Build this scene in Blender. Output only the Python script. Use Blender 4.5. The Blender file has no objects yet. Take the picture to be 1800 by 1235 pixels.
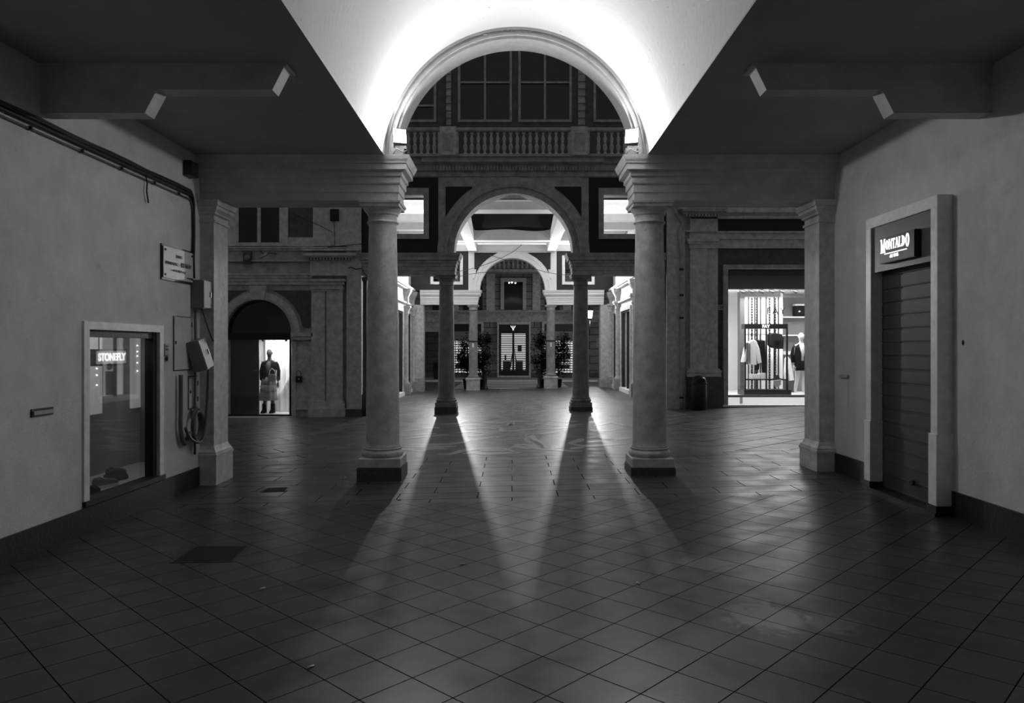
import bpy, bmesh, math, random
from mathutils import Vector, Matrix
from mathutils.geometry import tessellate_polygon
random.seed(7)
SC = bpy.context.scene
COL = SC.collection
F = 1290.0; CAMH = 1.75; HY = 611.0; TILT = 0.022
R = math.radians

# ------------------------------------------------------------------ materials
def nmat(name, col, rough=.6, noise=0, nscale=6, bump=0, bscale=30, metal=0, spec=.5, emit=0, stain=0):
    m = bpy.data.materials.new(name); m.use_nodes = True
    nt = m.node_tree; b = nt.nodes['Principled BSDF']
    c = (col, col, col, 1) if not isinstance(col, tuple) else col + (1,)
    b.inputs['Base Color'].default_value = c
    b.inputs['Roughness'].default_value = rough
    b.inputs['Metallic'].default_value = metal
    b.inputs['Specular IOR Level'].default_value = spec
    tc = nt.nodes.new('ShaderNodeTexCoord')
    if noise:
        n = nt.nodes.new('ShaderNodeTexNoise'); n.inputs['Scale'].default_value = nscale
        n.inputs['Detail'].default_value = 8; n.inputs['Roughness'].default_value = .65
        nt.links.new(tc.outputs['Object'], n.inputs['Vector'])
        r = nt.nodes.new('ShaderNodeMapRange')
        r.inputs['From Min'].default_value = .3; r.inputs['From Max'].default_value = .7
        r.inputs['To Min'].default_value = 1 - noise; r.inputs['To Max'].default_value = 1 + noise
        nt.links.new(n.outputs['Fac'], r.inputs['Value'])
        last = r.outputs['Result']
        if stain:
            n2 = nt.nodes.new('ShaderNodeTexNoise'); n2.inputs['Scale'].default_value = 2.6
            n2.inputs['Detail'].default_value = 12; n2.inputs['Roughness'].default_value = .75
            nt.links.new(tc.outputs['Object'], n2.inputs['Vector'])
            r2 = nt.nodes.new('ShaderNodeMapRange')
            r2.inputs['From Min'].default_value = .6; r2.inputs['From Max'].default_value = .72
            r2.inputs['To Min'].default_value = 1; r2.inputs['To Max'].default_value = 1 - stain
            nt.links.new(n2.outputs['Fac'], r2.inputs['Value'])
            mm = nt.nodes.new('ShaderNodeMath'); mm.operation = 'MULTIPLY'
            nt.links.new(last, mm.inputs[0]); nt.links.new(r2.outputs['Result'], mm.inputs[1]); last = mm.outputs[0]
        mx = nt.nodes.new('ShaderNodeVectorMath'); mx.operation = 'SCALE'
        mx.inputs[0].default_value = c[:3]
        nt.links.new(last, mx.inputs['Scale'])
        nt.links.new(mx.outputs[0], b.inputs['Base Color'])
    if bump:
        n = nt.nodes.new('ShaderNodeTexNoise'); n.inputs['Scale'].default_value = bscale
        n.inputs['Detail'].default_value = 5
        nt.links.new(tc.outputs['Object'], n.inputs['Vector'])
        bp = nt.nodes.new('ShaderNodeBump'); bp.inputs['Strength'].default_value = bump
        bp.inputs['Distance'].default_value = .02
        nt.links.new(n.outputs['Fac'], bp.inputs['Height']); nt.links.new(bp.outputs[0], b.inputs['Normal'])
    if emit:
        b.inputs['Emission Color'].default_value = c
        b.inputs['Emission Strength'].default_value = emit
    return m

def pitted(m, scale=22, dark=.45, th=.66):
    """small dark pits over a stone surface"""
    nt = m.node_tree; b = nt.nodes['Principled BSDF']
    lk = [l for l in nt.links if l.to_socket == b.inputs['Base Color']]
    src = lk[0].from_socket
    tc = nt.nodes.new('ShaderNodeTexCoord')
    n = nt.nodes.new('ShaderNodeTexNoise'); n.inputs['Scale'].default_value = scale
    n.inputs['Detail'].default_value = 3
    nt.links.new(tc.outputs['Object'], n.inputs['Vector'])
    r = nt.nodes.new('ShaderNodeMapRange')
    r.inputs['From Min'].default_value = th; r.inputs['From Max'].default_value = th + .06
    r.inputs['To Min'].default_value = 1; r.inputs['To Max'].default_value = dark
    nt.links.new(n.outputs['Fac'], r.inputs['Value'])
    s = nt.nodes.new('ShaderNodeVectorMath'); s.operation = 'SCALE'
    nt.links.new(src, s.inputs[0]); nt.links.new(r.outputs[0], s.inputs['Scale'])
    nt.links.new(s.outputs[0], b.inputs['Base Color'])
    return m

M = {}
M['plaster'] = pitted(nmat('plaster', .66, .85, .12, 3, .15, 45, stain=.22), 12, .8, .69)
M['vault'] = pitted(nmat('vault_plaster', .55, .85, .02, 2, .15, 12), 15, .6, .70)
M['ceil'] = nmat('ceiling_paint', .42, .85, .10, 2, .2, 50)
M['base'] = nmat('dark_slate_base', .016, .45, .25, 8, .2, 30)
M['column'] = pitted(nmat('grey_stone_column', .62, .6, .26, 7, .2, 90), 30, .5)
M['plinth'] = nmat('dark_worn_stone', .07, .6, .35, 9, .4, 40)
M['beam'] = nmat('painted_stone_beam', .58, .65, .16, 4, .25, 45, stain=.2)
M['arch'] = nmat('arch_plaster', .36, .7, .12, 7, .35, 45, stain=.35)
M['fac'] = nmat('facade_stone', .40, .7, .38, 5, .4, 35, stain=.35)
M['fac_l'] = nmat('facade_stone_light', .54, .7, .32, 7, .3, 35, stain=.25)
M['fac_d'] = nmat('facade_dark_marble', .085, .45, .4, 6, .2, 30)
M['fac_black'] = nmat('facade_black_panel', .009, .6, .2, 6)
M['marble'] = nmat('pale_marble', .88, .35, .14, 9, .05, 20, stain=.25)
M['white'] = nmat('white_paint', .8, .6)
M['whitestone'] = nmat('white_painted_stone', .74, .7, .06, 5, .15, 30)
M['blackmetal'] = nmat('black_metal', .025, .35, 0, metal=.3)
M['grey_metal'] = nmat('grey_metal', .22, .4, .1, 12, metal=.2)
M['dark_panel'] = nmat('dark_grey_panel', .09, .35, .15, 2)
M['sign_black'] = nmat('sign_black', .006, .4)
M['shutter'] = nmat('roller_shutter_metal', .045, .5, .2, 6)
M['cable'] = nmat('black_cable', .03, .5)
M['conduit'] = nmat('grey_conduit', .12, .5)
M['box'] = nmat('grey_box_enamel', .20, .5, .15, 8)
M['box_l'] = nmat('pale_box_enamel', .40, .5, .12, 8)
M['glass_dark'] = nmat('dark_window_glass', .015, .08, spec=.8)
M['skin_dark'] = nmat('dark_mannequin', .05, .35)
M['skin_light'] = nmat('pale_mannequin', .75, .45)
M['cloth_black'] = nmat('black_cloth', .015, .9, .2, 20, spec=.1)
M['cloth_white'] = nmat('white_cloth', .8, .85)
M['cloth_grey'] = nmat('grey_cloth', .12, .8, .3, 25)
M['cloth_print'] = nmat('printed_cloth', .30, .8, .9, 60)
M['leaf'] = nmat('leaf', .009, .5)
M['iron'] = nmat('cast_iron', .008, .7, .3, 30, .5, 60, spec=.15)
M['canvas'] = nmat('black_canvas', .02, 1, spec=0)
M['cloth_dark'] = nmat('dark_grey_cloth', .035, .9, .4, 25, spec=.1)
M['bark'] = nmat('bark', .06, .8)
M['road'] = nmat('road_asphalt', .07, .55, .2, 10, .3, 40)
M['inlay'] = nmat('pale_mosaic_inlay', .42, .35, .35, 30)
M['lit'] = nmat('lit_shop_interior', .8, .6, emit=.5)
M['lit_dim'] = nmat('lit_panel_dim', .6, .6, emit=.25)
M['lamp'] = nmat('lamp_glass', 1.0, .5, emit=14)
M['lantern'] = nmat('lantern_glass', 1.0, .5, emit=7)
M['neon'] = nmat('lit_lettering', 1.0, .5, emit=.9)
M['bulb'] = nmat('small_bulb', 1.0, .5, emit=2)
M['letter_white'] = nmat('white_letter', .85, .5, emit=1.2)
M['letter_black'] = nmat('black_letter', .02, .5)
M['plaque'] = nmat('marble_plaque', .62, .4, .10, 7)
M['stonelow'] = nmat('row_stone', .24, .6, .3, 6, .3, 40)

def glassmat(name, refl=.12, tint=.9):
    m = bpy.data.materials.new(name); m.use_nodes = True
    nt = m.node_tree; nt.nodes.clear()
    o = nt.nodes.new('ShaderNodeOutputMaterial'); mx = nt.nodes.new('ShaderNodeMixShader')
    t = nt.nodes.new('ShaderNodeBsdfTransparent'); t.inputs[0].default_value = (tint, tint, tint, 1)
    g = nt.nodes.new('ShaderNodeBsdfGlossy'); g.inputs['Roughness'].default_value = .02
    fr = nt.nodes.new('ShaderNodeLayerWeight'); fr.inputs['Blend'].default_value = .25
    pw = nt.nodes.new('ShaderNodeMath'); pw.operation = 'POWER'; pw.inputs[1].default_value = 4
    nt.links.new(fr.outputs['Facing'], pw.inputs[0])
    ad = nt.nodes.new('ShaderNodeMath'); ad.operation = 'MULTIPLY_ADD'; ad.inputs[1].default_value = .4; ad.inputs[2].default_value = refl
    nt.links.new(pw.outputs[0], ad.inputs[0]); nt.links.new(ad.outputs[0], mx.inputs[0])
    nt.links.new(t.outputs[0], mx.inputs[1]); nt.links.new(g.outputs[0], mx.inputs[2])
    nt.links.new(mx.outputs[0], o.inputs[0])
    return m
M['glass'] = glassmat('shop_glass', .05)
M['glass_r'] = glassmat('reflective_shop_glass', .14, .8)

# block-patterned stone for the far building
def brickmat(name, col, w, h, mortar=.015, mcol=.25, noise=.25, rough=.7):
    m = nmat(name, col, rough, noise, 5, 0)
    nt = m.node_tree; b = nt.nodes['Principled BSDF']
    src = [l for l in nt.links if l.to_socket == b.inputs['Base Color']][0].from_socket
    g = nt.nodes.new('ShaderNodeTexCoord'); sp = nt.nodes.new('ShaderNodeSeparateXYZ'); cb = nt.nodes.new('ShaderNodeCombineXYZ')
    nt.links.new(g.outputs['Object'], sp.inputs[0])
    nt.links.new(sp.outputs[0], cb.inputs[0]); nt.links.new(sp.outputs[2], cb.inputs[1])
    br = nt.nodes.new('ShaderNodeTexBrick'); br.inputs['Scale'].default_value = 1
    br.inputs['Brick Width'].default_value = w; br.inputs['Row Height'].default_value = h
    br.inputs['Mortar Size'].default_value = mortar; br.inputs['Mortar Smooth'].default_value = .1
    br.inputs['Color1'].default_value = (1, 1, 1, 1); br.inputs['Color2'].default_value = (.75, .75, .75, 1)
    br.inputs['Mortar'].default_value = (mcol,) * 3 + (1,)
    nt.links.new(cb.outputs[0], br.inputs['Vector'])
    s = nt.nodes.new('ShaderNodeVectorMath'); s.operation = 'MULTIPLY'
    nt.links.new(src, s.inputs[0]); nt.links.new(br.outputs['Color'], s.inputs[1])
    nt.links.new(s.outputs[0], b.inputs['Base Color'])
    return m
M['rustic'] = brickmat('rusticated_stone', .26, 1.3, .42, .03)
M['darkblocks'] = brickmat('dark_blocks', .06, .9, .4, .02)

def floormat():
    m = bpy.data.materials.new('stone_paving'); m.use_nodes = True
    nt = m.node_tree; b = nt.nodes['Principled BSDF']; N = nt.nodes.new; L = nt.links.new
    tc = N('ShaderNodeTexCoord'); sp = N('ShaderNodeSeparateXYZ'); L(tc.outputs['Object'], sp.inputs[0])
    def mapped(rz, loc=(0, 0, 0)):
        mp = N('ShaderNodeMapping'); mp.vector_type = 'POINT'
        mp.inputs['Rotation'].default_value = (0, 0, rz); mp.inputs['Location'].default_value = loc
        L(tc.outputs['Object'], mp.inputs['Vector']); return mp.outputs[0]
    def brick(vec, w, h, off, mort, c1, c2, mc):
        br = N('ShaderNodeTexBrick'); br.offset = off; br.inputs['Scale'].default_value = 1
        br.inputs['Brick Width'].default_value = w; br.inputs['Row Height'].default_value = h
        br.inputs['Mortar Size'].default_value = mort; br.inputs['Mortar Smooth'].default_value = .2
        br.inputs['Color1'].default_value = (c1,) * 3 + (1,); br.inputs['Color2'].default_value = (c2,) * 3 + (1,)
        br.inputs['Mortar'].default_value = (mc,) * 3 + (1,)
        L(vec, br.inputs['Vector']); return br.outputs['Color']
    a = (.410 - 3.919) / math.sqrt(2); c = (.410 + 3.919) / math.sqrt(2)
    A = brick(mapped(R(45), (-a, -c, 0)), .333, .333, 0, .004, .042, .031, .008)
    B = brick(mapped(0, (0, .05, 0)), .95, .36, .43, .007, .070, .052, .005)
    C = brick(mapped(R(45)), 40, 40, 0, .001, .075, .075, .075)
    D = brick(mapped(R(-38)), 1.2, .55, .4, .014, .09, .07, .01)
    E = brick(mapped(0), .6, .4, .5, .012, .10, .075, .03)
    def cmp(op, sock, v):
        k = N('ShaderNodeMath'); k.operation = op; L(sock, k.inputs[0]); k.inputs[1].default_value = v; return k.outputs[0]
    def mul(x, y):
        k = N('ShaderNodeMath'); k.operation = 'MULTIPLY'; L(x, k.inputs[0]); L(y, k.inputs[1]); return k.outputs[0]
    def mix(f, x, y):
        k = N('ShaderNodeMix'); k.data_type = 'RGBA'; L(f, k.inputs[0]); L(x, k.inputs[6]); L(y, k.inputs[7]); return k.outputs[2]
    Y = sp.outputs[1]; X = sp.outputs[0]
    ax = N('ShaderNodeMath'); ax.operation = 'ABSOLUTE'; L(X, ax.inputs[0])
    out = mix(cmp('GREATER_THAN', Y, 8.4), A, B)
    cr = mix(cmp('GREATER_THAN', ax.outputs[0], 3.4), C, D)
    out = mix(cmp('GREATER_THAN', Y, 11.9), out, cr)
    out = mix(cmp('GREATER_THAN', Y, 18.4), out, E)
    n = N('ShaderNodeTexNoise'); n.inputs['Scale'].default_value = 1.3; n.inputs['Detail'].default_value = 10; n.inputs['Roughness'].default_value = .7
    L(tc.outputs['Object'], n.inputs['Vector'])
    r = N('ShaderNodeMapRange'); r.inputs[1].default_value = .3; r.inputs[2].default_value = .7; r.inputs[3].default_value = .7; r.inputs[4].default_value = 1.3
    L(n.outputs['Fac'], r.inputs[0])
    # worn, scraped patch of paving near the camera and a smaller one behind it
    fac = r.outputs[0]
    for (px, py, rad, amt) in ((1.62, 4.68, .45, 3.2), (1.55, 5.85, .36, 1.8), (2.0, 4.55, .32, 1.8)):
        vd = N('ShaderNodeVectorMath'); vd.operation = 'DISTANCE'; L(tc.outputs['Object'], vd.inputs[0]); vd.inputs[1].default_value = (px, py, 0.022 * px)
        n3 = N('ShaderNodeTexNoise'); n3.inputs['Scale'].default_value = 5; n3.inputs['Detail'].default_value = 9; n3.inputs['Distortion'].default_value = 1.2
        L(tc.outputs['Object'], n3.inputs['Vector'])
        k1 = N('ShaderNodeMapRange'); k1.inputs[1].default_value = rad; k1.inputs[2].default_value = rad * .3; k1.inputs[3].default_value = 0; k1.inputs[4].default_value = .6
        L(vd.outputs['Value'], k1.inputs[0])
        ad = N('ShaderNodeMath'); ad.operation = 'ADD'; L(k1.outputs[0], ad.inputs[0]); L(n3.outputs['Fac'], ad.inputs[1])
        k2 = N('ShaderNodeMapRange'); k2.inputs[1].default_value = .82; k2.inputs[2].default_value = 1.0; k2.inputs[3].default_value = 0; k2.inputs[4].default_value = amt
        L(ad.outputs[0], k2.inputs[0])
        a2 = N('ShaderNodeMath'); a2.operation = 'ADD'; L(fac, a2.inputs[0]); L(k2.outputs[0], a2.inputs[1]); fac = a2.outputs[0]
    s = N('ShaderNodeVectorMath'); s.operation = 'SCALE'; L(out, s.inputs[0]); L(fac, s.inputs['Scale'])
    L(s.outputs[0], b.inputs['Base Color'])
    n2 = N('ShaderNodeTexNoise'); n2.inputs['Scale'].default_value = 3; n2.inputs['Detail'].default_value = 8
    L(tc.outputs['Object'], n2.inputs['Vector'])
    rr = N('ShaderNodeMapRange'); rr.inputs[1].default_value = .3; rr.inputs[2].default_value = .7; rr.inputs[3].default_value = .30; rr.inputs[4].default_value = .46
    L(n2.outputs['Fac'], rr.inputs[0]); L(rr.outputs[0], b.inputs['Roughness'])
    bq = N('ShaderNodeRGBToBW'); L(out, bq.inputs[0]); sm = N('ShaderNodeMapRange'); L(bq.outputs[0], sm.inputs[0])
    sm.inputs[1].default_value = .012; sm.inputs[2].default_value = .03; sm.inputs[3].default_value = 0; sm.inputs[4].default_value = .42
    L(sm.outputs[0], b.inputs['Specular IOR Level'])
    bp = N('ShaderNodeBump'); bp.inputs['Strength'].default_value = .5; bp.inputs['Distance'].default_value = .012
    n4 = N('ShaderNodeTexNoise'); n4.inputs['Scale'].default_value = 35; n4.inputs['Detail'].default_value = 4
    L(tc.outputs['Object'], n4.inputs['Vector'])
    sc = N('ShaderNodeMath'); sc.operation = 'MULTIPLY_ADD'; sc.inputs[1].default_value = .09
    L(n4.outputs['Fac'], sc.inputs[0])
    bw = N('ShaderNodeRGBToBW'); L(out, bw.inputs[0])
    b10 = N('ShaderNodeMath'); b10.operation = 'MULTIPLY'; b10.inputs[1].default_value = 3.0; L(bw.outputs[0], b10.inputs[0])
    L(b10.outputs[0], sc.inputs[2])
    L(sc.outputs[0], bp.inputs['Height']); L(bp.outputs[0], b.inputs['Normal'])
    return m
M['floor'] = floormat()

# ------------------------------------------------------------------ mesh tools
class MB:
    def __init__(s): s.bm = bmesh.new(); s.k = 0
    def face(s, pts):
        vs = [s.bm.verts.new(p) for p in pts]
        try: return s.bm.faces.new(vs)
        except ValueError: return None
    def hexa(s, p):   # 8 points: bottom 4 then top 4
        v = [s.bm.verts.new(q) for q in p]
        for f in ((0, 3, 2, 1), (4, 5, 6, 7), (0, 1, 5, 4), (1, 2, 6, 5), (2, 3, 7, 6), (3, 0, 4, 7)):
            s.bm.faces.new([v[i] for i in f])
        return s
    def box(s, x0, x1, y0, y1, z0, z1):
        x0, x1 = sorted((x0, x1)); y0, y1 = sorted((y0, y1)); z0, z1 = sorted((z0, z1)); e = s.k * .0005; s.k = (s.k + 1) % 8
        x0 -= e; y0 -= e; z0 -= e; x1 += e; y1 += e; z1 += e
        return s.hexa([(x0, y0, z0), (x1, y0, z0), (x1, y1, z0), (x0, y1, z0), (x0, y0, z1), (x1, y0, z1), (x1, y1, z1), (x0, y1, z1)])
    def prism(s, pts, a, b, mp=lambda u, v, w: (u, w, v)):
        """closed outline pts (u,v) extruded from a to b; mp maps u,v,w to the place"""
        n = len(pts)
        v0 = [s.bm.verts.new(mp(u, v, a)) for u, v in pts]; v1 = [s.bm.verts.new(mp(u, v, b)) for u, v in pts]
        for i in range(n):
            j = (i + 1) % n; s.bm.faces.new((v0[i], v0[j], v1[j], v1[i]))
        for t in tessellate_polygon([[Vector((u, v, 0)) for u, v in pts]]):
            for vv in (v0, v1):
                try: s.bm.faces.new([vv[i] for i in t])
                except ValueError: pass
        return s
    def lathe(s, prof, cx, cy, cz=0, n=32, caps=True):
        rings = []
        for r, z in prof:
            rings.append([s.bm.verts.new((cx + r * math.cos(2 * math.pi * i / n), cy + r * math.sin(2 * math.pi * i / n), cz + z)) for i in range(n)])
        for a, b in zip(rings, rings[1:]):
            for i in range(n):
                f = s.bm.faces.new((a[i], a[(i + 1) % n], b[(i + 1) % n], b[i])); f.smooth = True
        if caps:
            s.bm.faces.new(rings[0][::-1]); s.bm.faces.new(rings[-1])
        return s
    def rings(s, loops, caps=True):
        rs = [[s.bm.verts.new(p) for p in lp] for lp in loops]
        n = len(rs[0])
        for a, b in zip(rs, rs[1:]):
            for i in range(n):
                s.bm.faces.new((a[i], a[(i + 1) % n], b[(i + 1) % n], b[i]))
        if caps: s.bm.faces.new(rs[0][::-1]); s.bm.faces.new(rs[-1])
        return s
    def tube(s, pts, r, n=8, smooth=True, r2=None):
        pts = [Vector(p) for p in pts]; rings = []; up = None
        for i, p in enumerate(pts):
            d = ((pts[min(i + 1, len(pts) - 1)] - pts[max(i - 1, 0)])).normalized()
            if up is None: up = Vector((0, 0, 1)) if abs(d.z) < .9 else Vector((1, 0, 0))
            a = d.cross(up).normalized(); bb = a.cross(d).normalized(); up = bb
            rr = r if r2 is None else r + (r2 - r) * i / (len(pts) - 1)
            rings.append([s.bm.verts.new(p + a * rr * math.cos(2 * math.pi * k / n) + bb * rr * math.sin(2 * math.pi * k / n)) for k in range(n)])
        for a, b in zip(rings, rings[1:]):
            for k in range(n):
                f = s.bm.faces.new((a[k], a[(k + 1) % n], b[(k + 1) % n], b[k])); f.smooth = smooth
        s.bm.faces.new(rings[0][::-1]); s.bm.faces.new(rings[-1])
        return s
    def blob(s, c, r, sub=2):
        res = bmesh.ops.create_icosphere(s.bm, subdivisions=sub, radius=1)
        for v in res['verts']: v.co = Vector((c[0] + v.co.x * r[0], c[1] + v.co.y * r[1], c[2] + v.co.z * r[2]))
        for v in res['verts']:
            for f in v.link_faces: f.smooth = True
        return s
    def build(s, name, mat, parent=None, bevel=0):
        if bevel:
            bmesh.ops.remove_doubles(s.bm, verts=s.bm.verts, dist=1e-5)
            es = [e for e in s.bm.edges if len(e.link_faces) == 2 and e.calc_face_angle(0) > .7]
            bmesh.ops.bevel(s.bm, geom=es, offset=bevel, segments=2, affect='EDGES', clamp_overlap=True)
        bmesh.ops.recalc_face_normals(s.bm, faces=s.bm.faces)
        me = bpy.data.meshes.new(name); s.bm.to_mesh(me); s.bm.free()
        me.materials.append(mat if not isinstance(mat, str) else M[mat])
        o = bpy.data.objects.new(name, me); COL.objects.link(o)
        if parent is not None:
            o.parent = parent; o.matrix_parent_inverse = parent.matrix_world.inverted()
        return o
def px(x, Y): return (x - 900) * Y / F
def pz(y, Y): return CAMH + (HY - y) * Y / F
def fl(x, y):
    t = CAMH / ((y - HY) + TILT * (x - 900)); return Vector(((x - 900) * t, F * t, TILT * (x - 900) * t))
def fz(X): return TILT * X
def pb(mb, x0, y0, x1, y1, Yf, Yb):
    return mb.box(px(x0, Yf), px(x1, Yf), Yf, Yb, pz(y1, Yf), pz(y0, Yf))
def tag(o, label, cat, group=None):
    o['label'] = label; o['category'] = cat
    if group: o['group'] = group
    return o
def st(o): o['kind'] = 'structure'; return o
def empty(name, loc, label, cat, group=None):
    o = bpy.data.objects.new(name, None); COL.objects.link(o); o.location = loc
    o.matrix_world = Matrix.Translation(loc)
    return tag(o, label, cat, group)
def text(body, size, mat, loc, rot, parent, name='lettering', ext=.004, align='CENTER', sx=1, space=1, bold=0):
    cu = bpy.data.curves.new(name, 'FONT'); cu.body = body; cu.size = size; cu.extrude = ext
    cu.align_x = align; cu.align_y = 'CENTER'; cu.space_character = space; cu.offset = bold
    o = bpy.data.objects.new('tmp', cu); COL.objects.link(o)
    dg = bpy.context.evaluated_depsgraph_get(); dg.update()
    me = bpy.data.meshes.new_from_object(o.evaluated_get(dg)); bpy.data.objects.remove(o)
    me.transform(Matrix.Diagonal((sx, 1, 1, 1)))
    me.transform(Matrix.Translation(loc) @ rot.to_4x4())
    me.materials.clear(); me.materials.append(M[mat])
    r = bpy.data.objects.new(name, me); COL.objects.link(r)
    if parent is not None: r.parent = parent; r.matrix_parent_inverse = parent.matrix_world.inverted()
    return r
ROT_FRONT = Matrix(((1, 0, 0), (0, 0, -1), (0, 1, 0)))          # reads when looking along +Y
ROT_LEFTW = Matrix(((0, 0, 1), (1, 0, 0), (0, 1, 0)))           # on the left wall, facing +X
ROT_RIGHTW = Matrix(((0, 0, -1), (-1, 0, 0), (0, 1, 0)))        # on the right wall, facing -X

def area(name, loc, size, power, rot=(0, 0, 0), sy=None):
    L = bpy.data.lights.new(name, 'AREA'); L.shape = 'RECTANGLE'; L.size = size; L.size_y = sy or size; L.energy = power
    o = bpy.data.objects.new(name, L); COL.objects.link(o); o.location = loc; o.rotation_euler = rot; return o

# skinned figure ------------------------------------------------------------
def skin(name, verts, edges, mat, parent, sub=2, root=0, xf=None):
    me = bpy.data.meshes.new(name)
    me.from_pydata([v[:3] for v in verts], edges, [])
    o = bpy.data.objects.new(name, me); COL.objects.link(o)
    md = o.modifiers.new('s', 'SKIN'); md.use_smooth_shade = True
    for i, v in enumerate(verts):
        r = v[3]; sv = me.skin_vertices[0].data[i]
        sv.radius = (r, r) if not isinstance(r, tuple) else r
        sv.use_root = (i == root)
    o.modifiers.new('d', 'SUBSURF').render_levels = sub; o.modifiers['d'].levels = sub
    dg = bpy.context.evaluated_depsgraph_get(); dg.update()
    m2 = bpy.data.meshes.new_from_object(o.evaluated_get(dg))
    bpy.data.objects.remove(o)
    for p in m2.polygons: p.use_smooth = True
    if xf: m2.transform(xf)
    m2.materials.clear(); m2.materials.append(M[mat])
    r = bpy.data.objects.new(name, m2); COL.objects.link(r)
    if parent is not None: r.parent = parent; r.matrix_parent_inverse = parent.matrix_world.inverted()
    return r

# ------------------------------------------------------------------ camera, world
cam = bpy.data.cameras.new('camera'); cam.lens = F / 1800 * 36; cam.sensor_width = 36
cam.shift_y = -(617.5 - HY) / 1800; cam.clip_end = 200; cam.clip_start = .05
co = bpy.data.objects.new('camera', cam); COL.objects.link(co)
co.location = (0, 0, CAMH); co.rotation_euler = (R(90), 0, 0); SC.camera = co
w = bpy.data.worlds.new('night'); SC.world = w; w.use_nodes = True
w.node_tree.nodes['Background'].inputs[0].default_value = (1, 1, 1, 1)
w.node_tree.nodes['Background'].inputs[1].default_value = .09
SC.view_settings.view_transform = 'Standard'; SC.view_settings.look = 'None'
SC.view_settings.gamma = 1; SC.view_settings.exposure = .7; SC.view_settings.use_curve_mapping = False

# ------------------------------------------------------------------ floor
m = MB(); X0, X1 = -16, 16
m.hexa([(X0, -16, fz(X0) - .3), (X1, -16, fz(X1) - .3), (X1, 31.6, fz(X1) - .3), (X0, 31.6, fz(X0) - .3),
        (X0, -16, fz(X0)), (X1, -16, fz(X1)), (X1, 31.6, fz(X1)), (X0, 31.6, fz(X0))])
st(m.build('floor', 'floor'))
m = MB(); m.hexa([(-25, 31.6, -.35), (25, 31.6, -.35), (25, 60, -.35), (-25, 60, -.35), (-25, 31.6, -.06), (25, 31.6, -.06), (25, 60, -.06), (-25, 60, -.06)])
tag(m.build('road', 'road'), 'dark asphalt street crossing beyond the far arcade', 'road')
m = MB(); m.box(-25, 25, 39.2, 43.2, -.3, .02)
tag(m.build('pavement', 'stonelow'), 'raised grey pavement in front of the far shop door', 'pavement')
m = MB(); m.box(-25, 25, 38.9, 39.2, -.3, .03)
tag(m.build('kerb', 'marble'), 'pale kerb stone edging the far pavement', 'kerb')
for i, y in enumerate((32.6, 33.9, 35.2, 36.5, 37.8)):
    m = MB(); m.box(-2.6, 2.6, y, y + .5, -.06, -.052)
    tag(m.build('crossing_stripe', 'white'), ['nearest', 'second', 'middle', 'fourth', 'farthest'][i] + ' white stripe of the pedestrian crossing behind the far columns', 'road marking', 'pedestrian crossing stripes')

# floor mosaic inlay
S8 = 3.4615
strokes = [
 [(310, 240), (380, 240), (430, 236), (510, 240)], [(450, 268), (520, 270), (600, 250), (680, 238), (760, 235), (860, 240), (920, 262)],
 [(600, 268), (680, 262), (740, 268), (900, 262), (960, 262)], [(890, 235), (940, 215), (1000, 215), (1060, 235), (1120, 240), (1250, 250), (1330, 252)],
 [(980, 160), (1010, 150), (1030, 180), (1070, 210), (1120, 240)], [(985, 165), (1000, 185), (1050, 205), (1090, 236)],
 [(1250, 205), (1300, 190), (1325, 175)], [(1250, 205), (1350, 220), (1450, 215), (1600, 205)], [(1270, 240), (1320, 225)],
 [(215, 160), (330, 150), (440, 145)], [(215, 180), (400, 160), (520, 150)], [(215, 210), (350, 212), (520, 208), (640, 190)],
 [(600, 190), (690, 180), (790, 166)], [(215, 135), (300, 122), (420, 112)], [(350, 112), (420, 108), (450, 114)],
 [(590, 78), (700, 72), (800, 82), (880, 72), (1000, 70), (1080, 65)], [(1120, 65), (1230, 72), (1300, 68)], [(880, 72), (895, 95), (905, 72)],
 [(830, 110), (860, 130), (1000, 120), (1050, 110)], [(1130, 122), (1290, 98)], [(1430, 160), (1480, 178), (1530, 190)],
 [(1400, 100), (1500, 80), (1600, 100)], [(1450, 182), (1540, 178), (1630, 168)], [(540, 100), (640, 92), (760, 98)],
 [(620, 120), (720, 112), (800, 118)], [(230, 238), (300, 244), (370, 252)], [(1100, 90), (1200, 96), (1330, 88)], [(560, 140), (660, 134), (760, 146)],
 [(640, 165), (700, 155), (780, 150)], [(1150, 215), (1170, 228), (1140, 235)], [(1380, 120), (1440, 128), (1560, 120)], [(470, 86), (560, 84), (640, 60)],
 [(230, 222), (420, 226), (560, 222)], [(1060, 150), (1130, 140), (1190, 128)], [(905, 225), (960, 228), (1010, 240)], [(700, 250), (790, 246), (860, 250)]]
t = empty('floor_mosaic', (0, 15, 0), 'pale swirling inlay of a coat of arms in the paving between the four columns', 'mosaic')
m = MB()
def catmull(P, k=6):
    out = []
    for i in range(len(P) - 1):
        p0, p1, p2, p3 = P[max(i - 1, 0)], P[i], P[i + 1], P[min(i + 2, len(P) - 1)]
        for j in range(k):
            u = j / k
            out.append(.5 * ((2 * p1) + (p2 - p0) * u + (2 * p0 - 5 * p1 + 4 * p2 - p3) * u * u + (3 * p1 - p0 - 3 * p2 + p3) * u ** 3))
    return out + [P[-1]]
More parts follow.
